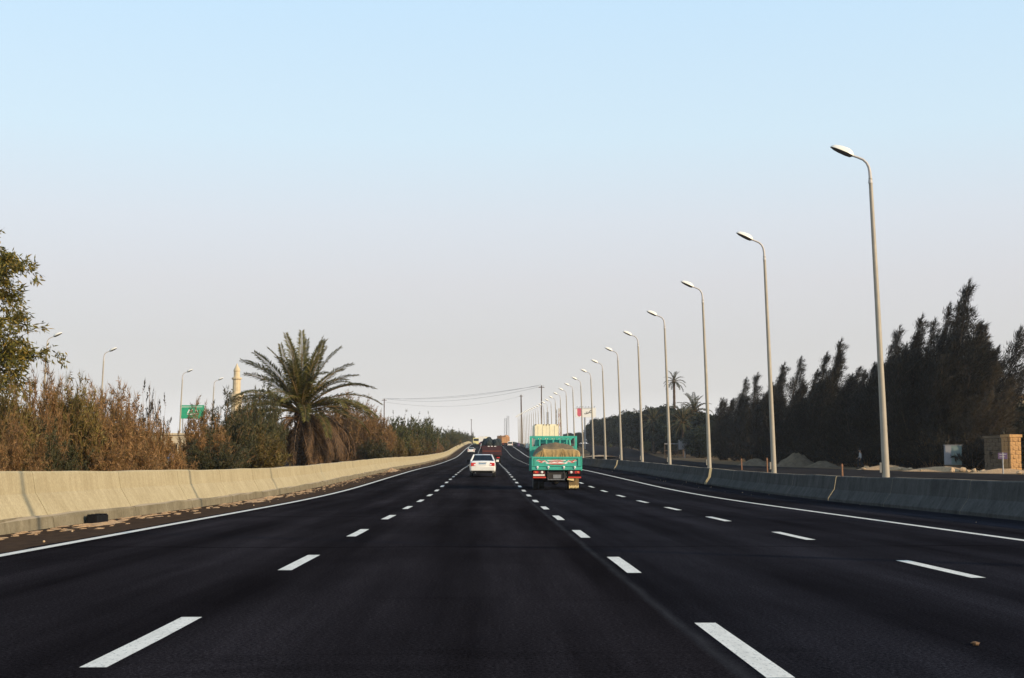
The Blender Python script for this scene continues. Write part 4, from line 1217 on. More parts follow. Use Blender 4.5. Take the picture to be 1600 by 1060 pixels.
        q = MB(); q.box(cx + s * 0.13 - 0.10, cx + s * 0.13 + 0.10, 0.040, 0.049, 0.715, 0.815, 0.01); q.build('stop_lamp', M['tail_red'], lbo)
        q = MB(); q.lathe([(0.055, 0.0), (0.05, -0.02), (0.02, -0.03)], (cx - s * 0.13, 0.048, 0.765), 'y', 14); q.build('reversing_lamp', M['tail_clear'], lbo, True)
        q = MB(); q.lathe([(0.04, 0.0), (0.036, -0.02), (0.015, -0.03)], (cx + s * 0.15, 0.039, 0.765), 'y', 14); q.build('indicator', M['tail_orange'], lbo, True)
        if s < 0:
            q = MB(); q.box(cx - 0.25, cx + 0.25, 0.085, 0.098, 0.605, 0.68); q.build('white_strip', M['white_paint'], lbo)
        q = MB(); q.box(cx - 0.26 , cx + 0.30, 0.085, 0.098, 0.51, 0.575); q.build('red_strip', M['red_paint'], lbo)
    fp = MB(); n = 6
    for i in range(n):
        xa = 0.55 + 0.42 * i / n; xb = 0.55 + 0.42 * (i + 1) / n
        ya = 0.36 + 0.008 * math.sin(i * 1.3); yb = 0.36 + 0.008 * math.sin((i + 1) * 1.3)
        fp.add([(xa, ya, 0.12), (xb, yb, 0.12), (xb, yb - 0.05, 0.50), (xa, ya - 0.05, 0.50), (xa, ya + 0.012, 0.12), (xb, yb + 0.012, 0.12), (xb, yb - 0.038, 0.50), (xa, ya - 0.038, 0.50)], [(0, 1, 2, 3), (7, 6, 5, 4), (0, 4, 5, 1), (2, 6, 7, 3)])
    fpo = fp.build('mudflap', M['flap'], t); fpo['label'] = 'ochre mudflap lit by the sun'
    rg = MB()
    for i in range(9):
        xa = 0.55 + i * 0.047
        rg.poly([(xa, 0.20 - 0.02 * (i % 2)), (xa + 0.043, 0.20 - 0.015 * ((i + 1) % 3)), (xa + 0.04, 0.075 + 0.02 * (i % 3)), (xa + 0.008, 0.06 + 0.02 * (i % 2))], 0.335, 0.006)
    rg.poly([(0.46, 0.49), (0.76, 0.485), (0.75, 0.39), (0.62, 0.41), (0.47, 0.44)], 0.10, 0.006)
    rg.build('fringe', M['rag'], fpo)
    wf = MB(); wf.box(-0.97, -0.55, 0.36, 0.37, 0.36, 0.50); wf.build('mudflap', M['black'], t)
    # number plate carrier
    np_ = MB(); np_.box(-0.38, 0.34, 0.14, 0.17, 0.44, 0.84); npo = np_.build('plate_carrier', M['chassis'], t)
    q = MB()
    q.box(-0.38, 0.34, 0.125, 0.138, 0.43, 0.455); q.box(-0.38, -0.355, 0.125, 0.138, 0.455, 0.84); q.box(0.315, 0.34, 0.125, 0.138, 0.455, 0.84)
    q.build('carrier_rim', M['steel'], npo)
    q = MB(); q.box(-0.15, 0.19, 0.122, 0.136, 0.50, 0.66, 0.01); pl = q.build('number_plate', M['steel'], npo)
    # ladder bracket
    # load: heaped mound under a tarpaulin with gathered sides
    ld = MB(); nx, ny = 30, 12
    lr = random.Random(4)
    V = []
    for j in range(ny + 1):
        yy = 0.27 + 3.05 * j / ny
        for i in range(nx + 1):
            u = i / nx * 2 - 1
            e = (1 - abs(u) ** 3.2)
            py = min(1, j / 2.0) if j < 3 else min(1, (ny - j) / 1.5 + 0.3)
            h = 1.38 + 0.38 * (1 - abs(u) ** 8) * (0.85 + 0.15 * py) + 0.27 * max(0, 1 - u * u) * py
            h += 0.025 * math.sin(9 * u + j) * py + lr.uniform(-0.012, 0.012)
            if abs(u) > 0.97: h = 1.30
            V.append((u * 1.0, yy + 0.04 * math.sin(14 * u) * (1 if j == 0 else 0.3), h))
    F = []
    for j in range(ny):
        for i in range(nx):
            a = j * (nx + 1) + i
            F.append((a, a + 1, a + nx + 2, a + nx + 1))
    ld.add(V, F)
    ldo = ld.build('tarpaulin', M['tarp_top'], None, True)
    # skirt of folds at the back
    sk = MB(); V = []
    m_ = 72
    for i in range(m_ + 1):
        u = i / m_ * 2 - 1
        fold = 0.012 * math.sin(u * 13 + 3.1 * math.sin(u * 4.3)) + 0.008 * math.sin(u * 31 + 2.4 * math.sin(u * 9.1)) + lr.uniform(-0.012, 0.012)
        top = 1.42 + 0.33 * (1 - abs(u) ** 8) + 0.025 * math.sin(u * 9)
        for z, o_ in ((1.36, 0.03), (1.36 + (top - 1.36) * 0.5, 0.0), (top - 0.01, 0.05), (top + 0.03, 0.16)):
            V.append((u * 1.0 + (z - 1.36) * 0.35 * math.sin(u * 7 + 1), 0.08 + o_ + fold * (1.15 if z < top - 0.02 else 0.5), z))
    F = [(i * 4 + k, i * 4 + k + 1, i * 4 + k + 5, i * 4 + k + 4) for i in range(m_) for k in range(3)]
    sk.add(V, F); sk.build('skirt', M['tarp'], ldo, True)
    ldo.location = t.location; ldo.rotation_euler = t.rotation_euler
    tag(ldo, 'heaped load under a khaki tarpaulin with gathered folds on the teal truck', 'cargo')
    return t
teal_truck(2.98, 61.0)

def sedan(label, paint, lat, d, group=None, detail=True, w=1.68):
    t = thing('sedan_car', label, 'car', (lat, d, gz(d)), 0, group)
    k = w / 1.7
    st = [(0.00, 0.66, 0.46, 0.93), (0.05, 0.74, 0.36, 0.985), (0.22, 0.80, 0.28, 1.02), (0.62, 0.83, 0.24, 1.02), (1.2, 0.85, 0.22, 0.98), (2.2, 0.85, 0.21, 0.96), (3.1, 0.85, 0.22, 0.95), (3.7, 0.82, 0.24, 0.86), (4.15, 0.77, 0.28, 0.74), (4.32, 0.64, 0.38, 0.62)]
    mb = MB(); V, F = [], []
    ring = lambda hw, zb, zt: [(0, zb), (hw * 0.82, zb), (hw * 0.97, zb + 0.10), (hw, zb + (zt - zb) * 0.55), (hw * 0.965, zt - 0.10), (hw * 0.90, zt - 0.03), (hw * 0.72, zt), (0, zt + 0.012)]
    for y, hw, zb, zt in st:
        h = ring(hw * k, zb, zt)
        full = [(x, z) for x, z in h] + [(-x, z) for x, z in h[-2:0:-1]]
        V += [(x, y, z) for x, z in full]
    n = 14
    for i in range(len(st) - 1):
        for j in range(n):
            F.append((i * n + j, i * n + (j + 1) % n, (i + 1) * n + (j + 1) % n, (i + 1) * n + j))
    F.append(tuple(range(n))); F.append(tuple(range((len(st) - 1) * n, len(st) * n)))
    mb.add(V, F)
    body = mb.build('body', paint, t, True)
    # cabin: pillars and roof with glass set into it
    g = MB()
    bx, tx = 0.745 * k, 0.575 * k
    B = [(-bx, 0.55, 0.985), (bx, 0.55, 0.985), (bx, 3.15, 0.95), (-bx, 3.15, 0.95)]
    Tp = [(-tx, 1.12, 1.385), (tx, 1.12, 1.385), (tx, 2.45, 1.405), (-tx, 2.45, 1.405)]
    Rf = [(-tx * 0.78, 1.28, 1.43), (tx * 0.78, 1.28, 1.43), (tx * 0.78, 2.3, 1.44), (-tx * 0.78, 2.3, 1.44)]
    def lerp(a, b, f): return tuple(a[i] + (b[i] - a[i]) * f for i in range(3))
    g.add(Tp + Rf, [(0, 1, 5, 4), (1, 2, 6, 5), (2, 3, 7, 6), (3, 0, 4, 7), (4, 5, 6, 7), (3, 2, 1, 0)])
    for b, tt in zip(B, Tp): g.tube([b, tt], [0.055, 0.045], 6)
    for s in (0, 1):
        b = lerp(B[1 if s else 0], B[2 if s else 3], 0.48); q = lerp(Tp[1 if s else 0], Tp[2 if s else 3], 0.45)
        g.tube([b, q], 0.035, 5)
    g.build('cabin', paint, body, True)
    def pane(name, a, b, c, e):
        w_ = MB(); cen = tuple(sum(q[i] for q in (a, b, c, e)) / 4 for i in range(3))
        pts = [lerp(q, cen, 0.04) for q in (a, b, c, e)]
        w_.add(pts, [(0, 1, 2, 3)]); return w_.build(name, M['glass'], body)
    pane('rear_window', B[0], B[1], Tp[1], Tp[0]); pane('windscreen', B[3], B[2], Tp[2], Tp[3])
    pane('side_window', B[0], B[3], Tp[3], Tp[0]); pane('side_window', B[1], B[2], Tp[2], Tp[1])
    bp = MB(); bp.box(-0.80 * k, 0.80 * k, -0.07, 0.16, 0.40, 0.66, 0.07); bp.build('rear_bumper', paint, t, True, 0.02)
    va = MB(); va.box(-0.62 * k, 0.62 * k, 0.02, 0.30, 0.24, 0.398); va.build('under_tray', M['black'], t)
    for s in (-1, 1):
        wheel(t, s * 0.72 * k, 0.78, 0.30, 0.19); wheel(t, s * 0.72 * k, 3.4, 0.30, 0.19)
        tl = MB(); x0, x1 = sorted((s * 0.44 * k, s * 0.75 * k))
        tl.box(x0, x1, -0.02, 0.10, 0.70, 0.90, 0.03); tlo = tl.build('tail_light', M['tail_red'], t, True)
        c_ = MB(); cx = s * 0.50 * k; c_.box(cx - 0.05, cx + 0.05, -0.026, -0.021, 0.73, 0.82); c_.build('reversing_lens', M['tail_clear'], tlo)
        m_ = MB(); m_.box(s * 0.94 * k - 0.09, s * 0.94 * k + 0.09, 2.62, 2.74, 0.96, 1.10, 0.02); m_.build('door_mirror', paint if s > 0 else M['black'], t, True)
        if detail:
            sl = MB(); sl.box(s * 0.36 - 0.22, s * 0.36 + 0.22, 1.9, 2.05, 0.55, 1.12, 0.03); sl.box(s * 0.36 - 0.11, s * 0.36 + 0.11, 1.9, 2.0, 1.14, 1.28, 0.03); sl.build('front_seat', M['seat'], t, True)
            sl = MB(); sl.box(s * 0.36 - 0.13, s * 0.36 + 0.13, 0.98, 1.06, 1.0, 1.17, 0.03); sl.build('headrest', M['seat'], t, True)
    if detail:
        pl = MB(); pl.box(-0.23, 0.20, -0.014, -0.004, 0.765, 0.865); plo = pl.build('number_plate', M['plate_blue'], t)
        q = MB(); q.box(-0.22, 0.19, -0.019, -0.015, 0.775, 0.822); q.build('plate_field', M['white_paint'], plo)
        q = MB(); q.stroke([(-0.24, 0.90), (0, 0.885), (0.24, 0.90)], -0.03, 0.035, 0.02); q.build('boot_trim', M['steel'], t)
        q = MB(); q.tube([(0.0, 1.45, 1.44), (0.02, 1.30, 1.53)], [0.008, 0.004], 5); q.build('aerial', M['black'], t)
        q = MB(); q.tube([(-0.45, -0.02, 0.27), (-0.45, 0.5, 0.28)], 0.03, 8); q.build('exhaust_pipe', M['steel'], t)
    return t
sedan('white sedan seen from behind in the middle lane, left of the teal truck', M['car_white'], -0.31, 88.0)
sedan('small distant white car close to the left edge line', M['car_white'], -3.76, 320.0)

def lorry(label, lat, d, paint, w=2.4, body=None, load=None, h=2.0, L=6.0, kind='open', cat='truck', name='lorry', stripe=None, over=None):
    """truck from behind: chassis, wheels, cab, an open bed with load or a closed box"""
    t = thing(name, label, cat, (lat, d, gz(d)))
    hw = w / 2
    c = MB(); c.box(-0.45, -0.3, 0.1, L + 1.6, 0.6, 0.88); c.box(0.3, 0.45, 0.1, L + 1.6, 0.6, 0.88)
    c.box(-hw * 0.9, hw * 0.9, 0.12, 0.2, 0.45, 0.62); c.build('chassis', M['chassis'], t)
    for s in (-1, 1):
        wheel(t, s * (hw - 0.16), 1.3, 0.48, 0.27, True); wheel(t, s * (hw - 0.16), 2.45, 0.48, 0.27, True); wheel(t, s * (hw - 0.2), L + 1.2, 0.48, 0.27)
        f = MB(); f.box(s * (hw - 0.3) - 0.28, s * (hw - 0.3) + 0.28, 0.5, 0.52, 0.16, 0.92); f.build('mudflap', M['black'], t)
        q = MB(); q.box(s * (hw - 0.4) - 0.2, s * (hw - 0.4) + 0.2, 0.07, 0.118, 0.66, 0.80); q.build('tail_light', M['tail_red'], t)
    fl = MB(); fl.box(-hw, hw, 0.0, L, 0.95, 1.07); fl.build('bed_floor', M['chassis'], t)
    cb = MB(); cb.box(-hw * 0.94, hw * 0.94, L + 0.25, L + 2.1, 0.7, 1.75, 0.1); cb.box(-hw * 0.92, hw * 0.92, L + 0.27, L + 2.0, 1.752, 2.65, 0.1, 0.06, 0.12)
    cbo = cb.build('cab', paint, t, True, 0.02)
    q = MB(); q.box(-0.7, 0.7, L + 0.24, L + 0.262, 1.9, 2.4); q.build('rear_window', M['glass_dark'], cbo)
    for s in (-1, 1):
        q = MB(); q.box(s * hw * 1.12 - 0.1, s * hw * 1.12 + 0.1, L + 1.7, L + 1.76, 1.8, 2.3, 0.02); q.tube([(s * hw * 0.9, L + 1.75, 2.3), (s * hw * 1.12, L + 1.73, 2.2)], 0.02, 5); q.build('mirror', M['black'], t)
    if kind == 'open':
        b = MB()
        b.box(-hw, hw, -0.04, 0.03, 1.07, h)
        b.box(-hw - 0.02, hw + 0.02, -0.07, -0.042, h - 0.10, h + 0.02); b.box(-hw - 0.02, hw + 0.02, -0.07, -0.042, 1.07, 1.2)
        for x in (-hw, -hw * 0.33, hw * 0.33, hw): b.box(x - 0.05, x + 0.05, -0.068, -0.042, 1.2, h - 0.1)
        bo = b.build('tailgate', body, t)
        if stripe:
            q = MB(); q.box(-hw * 0.98, hw * 0.98, -0.078, -0.071, 1.565, 1.59); q.build('stripe', stripe, bo)
            for x in (-0.42, 0.0, 0.42):
                q = MB(); q.box(x - 0.13, x + 0.13, -0.078, -0.071, h - 0.09, h - 0.01); q.build('marker_lamp', M['tail_clear'], bo)
        for s in (-1, 1):
            q = MB(); q.box(s * hw - 0.03, s * hw + 0.03, 0.032, L, 1.072, h - 0.01)
            for i in range(5): q.box(s * (hw + 0.035) - 0.04, s * (hw + 0.035) + 0.04, 0.1 + i * (L - 0.3) / 4, 0.2 + i * (L - 0.3) / 4, 1.0, h + 0.01)
            q.build('side_panel', body, t)
        q = MB(); q.box(-hw, hw, L, L + 0.08, 1.07, h + 0.5); q.build('headboard', body, t)
        if load:
            lr = random.Random(int(d)); m_ = MB()
            for i in range(16):
                x = lr.uniform(-0.7, 0.7) * hw; yy = lr.uniform(0.9, L - 0.8)
                m_.ball((x, yy, h - 0.1 + lr.uniform(0, 0.35) * over), hw * 0.42, 0.9, over * lr.uniform(0.45, 0.75), 10, 7, 0.12, lr)
            lo = m_.build('cargo', load, None, False); lo.location = t.location
            tag(lo, 'heap of cargo rising above the bed of the ' + {M['dark_load']: 'maroon lorry', M['orange_load']: 'distant orange lorry', M['brown_load']: 'distant dark brown lorry'}[load], 'cargo')
    else:
        b = MB(); b.box(-hw, hw, 0.0, L, 1.075, h, 0.03); bo = b.build('box_body', body, t)
        for x in (-hw * 0.5, hw * 0.5):
            q = MB(); q.box(x - hw * 0.495, x + hw * 0.495, -0.03, -0.002, 1.12, h - 0.12); dr = q.build('rear_door', body, t)
            for xx in (x - hw * 0.2, x + hw * 0.2):
                q = MB(); q.tube([(xx, -0.05, 1.1), (xx, -0.05, h - 0.14)], 0.016, 6); q.build('lock_bar', body, dr)
        q = MB()
        for x in (-hw * 0.92, -hw * 0.25, 0, hw * 0.25, hw * 0.92): q.box(x - 0.06, x + 0.06, -0.05, -0.003, h - 0.10, h - 0.02)
        q.build('marker_lamp', M['maroon'], bo)
    return t
lorry('tall cream box lorry ahead of the teal truck, showing above its load', 5.85, 140.0, M['white_paint'], 2.35, M['cream'], None, 4.25, 7.0, 'box')
lorry('maroon open lorry with a dark load in the lane ahead of the white sedan', 0.55, 184.0, M['maroon'], 2.45, M['maroon'], M['dark_load'], 2.25, 6.5, 'open', stripe=M['tail_orange'], over=1.35)
lorry('distant lorry with a rusty orange load in the right lanes on the crest', 6.0, 470.0, M['white_paint'], 2.5, M['orange_load'], M['orange_load'], 3.0, 7.0, 'open', over=0.9)
lorry('distant dark lorry with a brown load left of the orange loaded lorry', 5.1, 570.0, M['white_paint'], 2.4, M['brown_load'], M['brown_load'], 2.8, 7.0, 'open', over=0.9)
lorry('distant white box lorry behind the van with the purple bundle', -1.9, 480.0, M['white_paint'], 2.3, M['white_paint'], None, 3.2, 6.0, 'box')
lorry('very distant beige box lorry just right of the white box lorry', -0.4, 575.0, M['cream'], 2.0, M['cream'], None, 3.0, 6.0, 'box')

def van(label, lat, d, paint, w=1.75, h=2.0, L=4.6, name='van', cat='van', win=True):
    t = thing(name, label, cat, (lat, d, gz(d)))
    hw = w / 2
    b = MB(); b.box(-hw, hw, 0.0, L, 0.35, h * 0.52, 0.08); b.box(-hw * 0.99, hw * 0.99, 0.01, L - 0.7, h * 0.522, h, 0.08, 0.09, 0.06)
    bo = b.build('body', paint, t, True, 0.03)
    if win:
        q = MB(); q.add([(-hw * 0.78, -0.002, h * 0.58), (hw * 0.78, -0.002, h * 0.58), (hw * 0.74, 0.045, h * 0.90), (-hw * 0.74, 0.045, h * 0.90)], [(0, 1, 2, 3)]); q.build('rear_window', M['glass_dark'], bo)
    for s in (-1, 1):
        wheel(t, s * (hw - 0.12), 0.9, 0.32, 0.2); wheel(t, s * (hw - 0.12), L - 0.9, 0.32, 0.2)
        q = MB(); q.box(s * hw * 0.86 - 0.07, s * hw * 0.86 + 0.07, -0.02, 0.03, 0.72, 1.0); q.build('tail_light', M['tail_red'], bo)
        q = MB()
        for i in range(3):
            y0 = 0.5 + i * (L - 1.6) / 3
            q.add([(s * (hw * 0.985 + 0.004), y0, h * 0.58), (s * (hw * 0.985 + 0.004), y0 + (L - 1.9) / 3.4, h * 0.58), (s * (hw * 0.92 + 0.004), y0 + (L - 1.9) / 3.4, h * 0.9), (s * (hw * 0.92 + 0.004), y0, h * 0.9)], [(0, 1, 2, 3)])
        q.build('side_window', M['glass_dark'], bo)
    q = MB(); q.box(-hw * 0.96, hw * 0.96, -0.09, 0.05, 0.36, 0.55, 0.04); q.build('rear_bumper', M['black'], t)
    return t
v = van('white van with a purple bundle on its roof left of the maroon lorry', -1.0, 366.0, M['car_white'], 1.75, 1.75)
pb = MB(); lr = random.Random(5)
for i in range(9): pb.ball((lr.uniform(-0.6, 0.9), 0.5 + i * 0.35, 1.98 + lr.uniform(0, 0.15)), 0.5, 0.5, 0.3, 9, 6, 0.15, lr)
tag(pb.build('bundle', M['purple_load']), 'dark purple bundle tied on the roof of the distant white van', 'luggage').location = v.location
van('pale yellow minibus far up the left lane beside the barrier end', -4.0, 490.0, M['bus_yellow'], 2.3, 2.7, 6.5, 'minibus', 'bus')
van('distant white van near the right edge line below the crest', 7.0, 440.0, M['car_white'], 1.7, 1.75)
van('tiny pinkish van on the crest above the maroon lorry', 1.9, 560.0, M['pinkish'], 1.7, 1.95)

# ------------------------------------------------------------------ poles, wires, signs, buildings
def power_pole(label, px, d, ytop, lean=0.0, r0=0.19, group='timber power poles'):
    x = (px - 761.0) * d / 2200.0; z = gz(d); h = (735.0 - ytop) * d / 2200.0 + 1.1 - z
    t = thing('power_pole', label, 'power pole', (x, d, z), 0, group)
    m_ = MB(); m_.tube([(lean, 0, -0.3), (lean * 0.5, 0, h * 0.5), (0, 0, h)], [r0 * 1.15, r0, r0 * 0.75], 8); m_.build('pole', M['wood'], t, True)
    c = MB(); c.box(-0.7, 0.7, -0.08, 0.08, h - 0.55, h - 0.38); c.build('crossarm', M['wood'], t)
    for xx in (-0.62, 0.0, 0.62):
        q = MB(); q.lathe([(0.05, 0), (0.08, 0.06), (0.05, 0.12), (0.07, 0.16), (0.02, 0.24)], (xx, 0, h - 0.38 if xx else h), 'z', 8); q.build('insulator', M['white_paint'], t)
    return (x, d, z + h)
pA = power_pole('tall brown power pole behind the lamp row, right of the cream lorry', 845, 330, 608, 0, 0.15)
pB = power_pole('dark brown power pole among the far lamps left of the cream lorry', 813, 520, 623, 0.3, 0.28)
pC = power_pole('slim dark power pole above the left trees right of the palm', 599.5, 410, 629, 0, 0.16)
pD = power_pole('thin distant power pole on the skyline above the left barrier end', 735.5, 860, 661, 0, 0.2)
def wire(a, b, sag, label):
    m_ = MB(); a, b = Vector(a), Vector(b)
    m_.tube([a.lerp(b, i / 16) + Vector((0, 0, -4 * sag * (i / 16) * (1 - i / 16))) for i in range(17)], 0.022, 4)
    tag(m_.build('power_wire', M['wire']), label, 'wire', 'power wires over the road')
for i, o_ in enumerate((-0.62, 0.0, 0.62)):
    wire((pC[0] + o_, pC[1], pC[2] - 0.1 + (0.25 if o_ == 0 else 0)), (pA[0] + o_, pA[1], pA[2] - 0.1 + (0.25 if o_ == 0 else 0)), 0.9 + 0.5 * i, 'thin power wire strung high across the road between the left and right power poles')
wire((pC[0], pC[1], pC[2] - 1.0), (pB[0], pB[1], pB[2] - 0.4), 2.4, 'lower sagging power wire from the left pole to the dark brown pole among the lamps')

# white billboard with a rose panel and black lettering
BD = 395.0; bx = (914 - 761) * BD / 2200.0; bz = gz(BD)
zc = (735 - 650.5) * BD / 2200.0 + 1.1
bb = thing('billboard', 'white billboard with a rose panel and black script above the service road', 'billboard', (bx, BD, bz))
zz = zc - bz
q = MB(); q.box(-2.85, 2.85, -0.12, 0.25, zz - 1.35, zz + 1.35, 0.0); pn = q.build('panel', M['white_paint'], bb)
q = MB(); y = -0.13
q.poly([(-2.35, zz + 1.15), (-0.95, zz + 1.15), (-0.95, zz - 1.0), (-1.25, zz - 0.85), (-1.8, zz - 1.2), (-2.2, zz - 0.95), (-2.35, zz - 0.6)], y, 0.008)
q.build('rose_print', M['pink_sign'], pn)
q = MB(); s_ = 1.0
q.stroke([(1.75, zz + 0.30), (1.55, zz + 0.55), (1.25, zz + 0.45), (1.05, zz + 0.05), (1.35, zz - 0.10), (1.70, zz + 0.10), (1.75, zz + 0.30)], y, 0.22, 0.008)
q.stroke([(1.1, zz + 0.0), (0.75, zz - 0.22), (0.62, zz + 0.25)], y - 0.01, [0.2, 0.22, 0.16], 0.008)
q.stroke([(0.72, zz - 0.22), (0.42, zz - 0.30), (0.30, zz + 0.02)], y - 0.02, [0.2, 0.2, 0.14], 0.008)
q.stroke([(0.38, zz - 0.30), (0.08, zz - 0.36), (-0.28, zz - 0.42), (-0.38, zz - 0.2)], y - 0.03, [0.2, 0.2, 0.16, 0.1], 0.008)
q.poly([(0.02, zz + 0.12), (0.16, zz + 0.26), (0.30, zz + 0.12), (0.16, zz - 0.02)], y - 0.01, 0.008)
q.build('lettering', M['black'], pn)
q = MB(); q.tube([(-0.2, 0.06, 0), (-0.2, 0.06, zz - 1.36)], 0.22, 10); q.build('post', M['steel'], bb, True)
q = MB()
for i in range(7): q.tube([(-2.4 + i * 0.8, -0.1, zz + 1.36), (-2.4 + i * 0.8, -0.75, zz + 1.62)], 0.03, 5); q.box(-2.5 + i * 0.8, -2.3 + i * 0.8, -0.9, -0.7, zz + 1.55, zz + 1.68)
q.build('floodlight_row', M['black'], bb)

# green hoarding beyond the left bushes
HD = 200.0; hx = (301 - 761) * HD / 2200.0; hz = gz(HD); zz = (735 - 650) * HD / 2200.0 + 1.1 - hz
hd = thing('green_hoarding', 'green hoarding with pale lettering beside a lamp beyond the left bushes', 'billboard', (hx, HD, hz))
q = MB(); q.box(-1.7, 1.7, 0.0, 0.2, zz - 0.95, zz + 0.95); pn = q.build('panel', M['green_sign'], hd)
q = MB()
q.stroke([(-0.6, zz - 0.15), (-0.4, zz + 0.3), (-0.1, zz + 0.1), (0.1, zz + 0.35)], -0.01, 0.16, 0.008)
q.stroke([(-0.7, zz - 0.3), (-0.2, zz - 0.35), (0.4, zz - 0.25), (0.9, zz - 0.3)], -0.01, 0.13, 0.008)
q.stroke([(0.35, zz + 0.1), (0.6, zz + 0.25), (0.85, zz + 0.05)], -0.01, 0.13, 0.008)
q.stroke([(-1.45, zz + 0.7), (1.45, zz + 0.72)], -0.01, 0.07, 0.008)
q.build('lettering', M['white_paint'], pn)
for x in (-1.3, 1.3):
    q = MB(); q.tube([(x, 0.1, 0), (x, 0.1, zz - 0.95)], 0.09, 8); q.build('post', M['steel'], hd)

# minaret
MD = 400.0; mx_ = (369.5 - 761) * MD / 2200.0; mz = gz(MD)
mt = thing('minaret', 'slim pale stone minaret rising left of the big palm', 'tower', (mx_, MD, mz))
H = (735 - 574) * MD / 2200.0 + 1.1 - mz
q = MB(); q.lathe([(1.55, 0), (1.5, H * 0.56), (1.5, H * 0.57)], (0, 0, 0), 'z', 8); q.build('shaft', M['minaret'], mt)
q = MB(); q.lathe([(1.5, H * 0.571), (2.1, H * 0.60), (2.1, H * 0.63), (1.95, H * 0.631)], (0, 0, 0), 'z', 12); bl = q.build('balcony', M['minaret'], mt)
q = MB()
for i in range(12):
    a = i * math.pi / 6; q.box(1.95 * math.cos(a) - 0.06, 1.95 * math.cos(a) + 0.06, 1.95 * math.sin(a) - 0.06, 1.95 * math.sin(a) + 0.06, H * 0.632, H * 0.66)
q.build('railing', M['minaret'], bl)
q = MB(); q.lathe([(1.15, H * 0.632), (1.1, H * 0.80), (1.45, H * 0.815), (1.45, H * 0.83), (0.9, H * 0.832), (0.85, H * 0.90), (1.0, H * 0.91), (0.75, H * 0.94), (0.25, H * 0.975), (0.08, H)], (0, 0, 0), 'z', 12); q.build('upper_stage', M['minaret'], mt)
q = MB(); q.lathe([(1.56, H * 0.33), (1.9, H * 0.345), (1.9, H * 0.365), (1.56, H * 0.37)], (0, 0, 0), 'z', 12); q.build('cornice', M['plaster'], mt)
for i in range(3):
    q = MB(); z0 = H * (0.14 + 0.12 * i); q.box(-0.25, 0.25, -1.56, -1.4, z0, z0 + 1.4); q.build('window', M['black'], mt)

# small plastered house and blue truck glimpsed through the left bushes
ph = thing('plaster_house', 'low sandy plastered house glimpsed through the gap in the left bushes', 'house', (-34.5, 150.0, gz(150)))
q = MB(); q.box(-2.6, 2.6, 0, 6, 0, 3.3); q.build('wall', M['plaster'], ph)
q = MB(); q.box(-2.75, 2.75, -0.15, 6.15, 3.302, 3.5); q.build('roof', M['plaster'], ph)
for x in (-1.4, 1.2):
    q = MB(); q.box(x - 0.45, x + 0.45, -0.03, 0.02, 1.2, 2.3); wf = q.build('window', M['black'], ph)
    q = MB(); q.box(x - 0.52, x + 0.52, -0.06, -0.031, 1.1, 1.19); q.build('sill', M['white_paint'], wf)
bt = thing('pickup_truck', 'blue and white pickup parked beyond the gap in the left bushes', 'truck', (-26.4, 118.0, gz(118)), R(75))
q = MB(); q.box(-0.85, 0.85, 0, 2.6, 0.75, 1.35, 0.04); q.build('bed', M['blue_paint'], bt)
q = MB(); q.box(-0.82, 0.82, 2.65, 4.5, 0.55, 1.3, 0.1); q.box(-0.80, 0.80, 2.67, 3.9, 1.302, 1.95, 0.1, 0.1, 0.15); cbo = q.build('cab', M['blue_paint'], bt, True, 0.02)
q = MB(); q.box(-0.74, 0.74, 2.75, 3.8, 1.955, 2.0); q.build('roof', M['white_paint'], cbo)
for s in (-1, 1):
    q = MB(); q.box(s * 0.775 - 0.01, s * 0.775 + 0.01, 2.85, 3.6, 1.4, 1.8); q.build('side_window', M['glass_dark'], cbo)
    wheel(bt, s * 0.7, 0.9, 0.34, 0.2); wheel(bt, s * 0.7, 3.7, 0.34, 0.2)
lr = random.Random(12)
lm = MB()
for i in range(8): lm.ball((lr.uniform(-0.5, 0.5), 0.4 + i * 0.25, 1.45 + lr.uniform(0, 0.25)), 0.4, 0.4, 0.3, 9, 6, 0.15, lr)
lo = lm.build('sacks', M['rag']); lo.location = bt.location; lo.rotation_euler = bt.rotation_euler
tag(lo, 'pale sacks heaped in the bed of the blue pickup', 'cargo')

# striped mast behind the lamps and a thin antenna
def mast(label, px, d, ytop, w, striped):
    x = (px - 761.0) * d / 2200.0; z = gz(d); h = (735.0 - ytop) * d / 2200.0 + 1.1 - z
    t = thing('mast', label, 'mast', (x, d, z))
    n = 8
    for i in range(n):
        q = MB(); z0, z1 = h * i / n, h * (i + 1) / n
        ww = w * (1 - 0.3 * i / n)
        for a, b in ((-1, -1), (1, -1), (1, 1), (-1, 1)):
            q.tube([(a * ww / 2, b * ww / 2, z0), (a * ww * 0.49, b * ww * 0.49, z1)], 0.09, 5)
        q.tube([(-ww / 2, -ww / 2, z0), (ww / 2, -ww / 2, z1)], 0.05, 4); q.tube([(ww / 2, -ww / 2, z0), (-ww / 2, -ww / 2, z1)], 0.05, 4)
        q.tube([(-ww / 2, ww / 2, z0), (ww / 2, ww / 2, z1)], 0.05, 4); q.tube([(-ww / 2, ww / 2, z1), (-ww / 2, -ww / 2, z1)], 0.05, 4); q.tube([(-ww / 2, -ww / 2, z1), (ww / 2, -ww / 2, z1)], 0.05, 4)
        q.build('lattice_section', (M['mast_red'] if i % 2 == 0 else M['plaster']) if striped else M['steel'], t)
    return t
mast('orange and white lattice mast between the far lamps right of the cream lorry', 873, 480, 644, 0.75, True)
mast('thin grey lattice mast right beside the orange and white one', 868, 470, 646, 0.5, False)
mast('short grey lattice mast above the cream lorry', 854.5, 520, 650, 0.8, False)
mast('tall faint grey lattice mast behind the orange loaded lorry, left of its pair', 788.5, 800, 660, 1.5, False)
mast('tall faint grey lattice mast behind the orange loaded lorry, right of its pair', 792.5, 800, 656, 1.5, False)

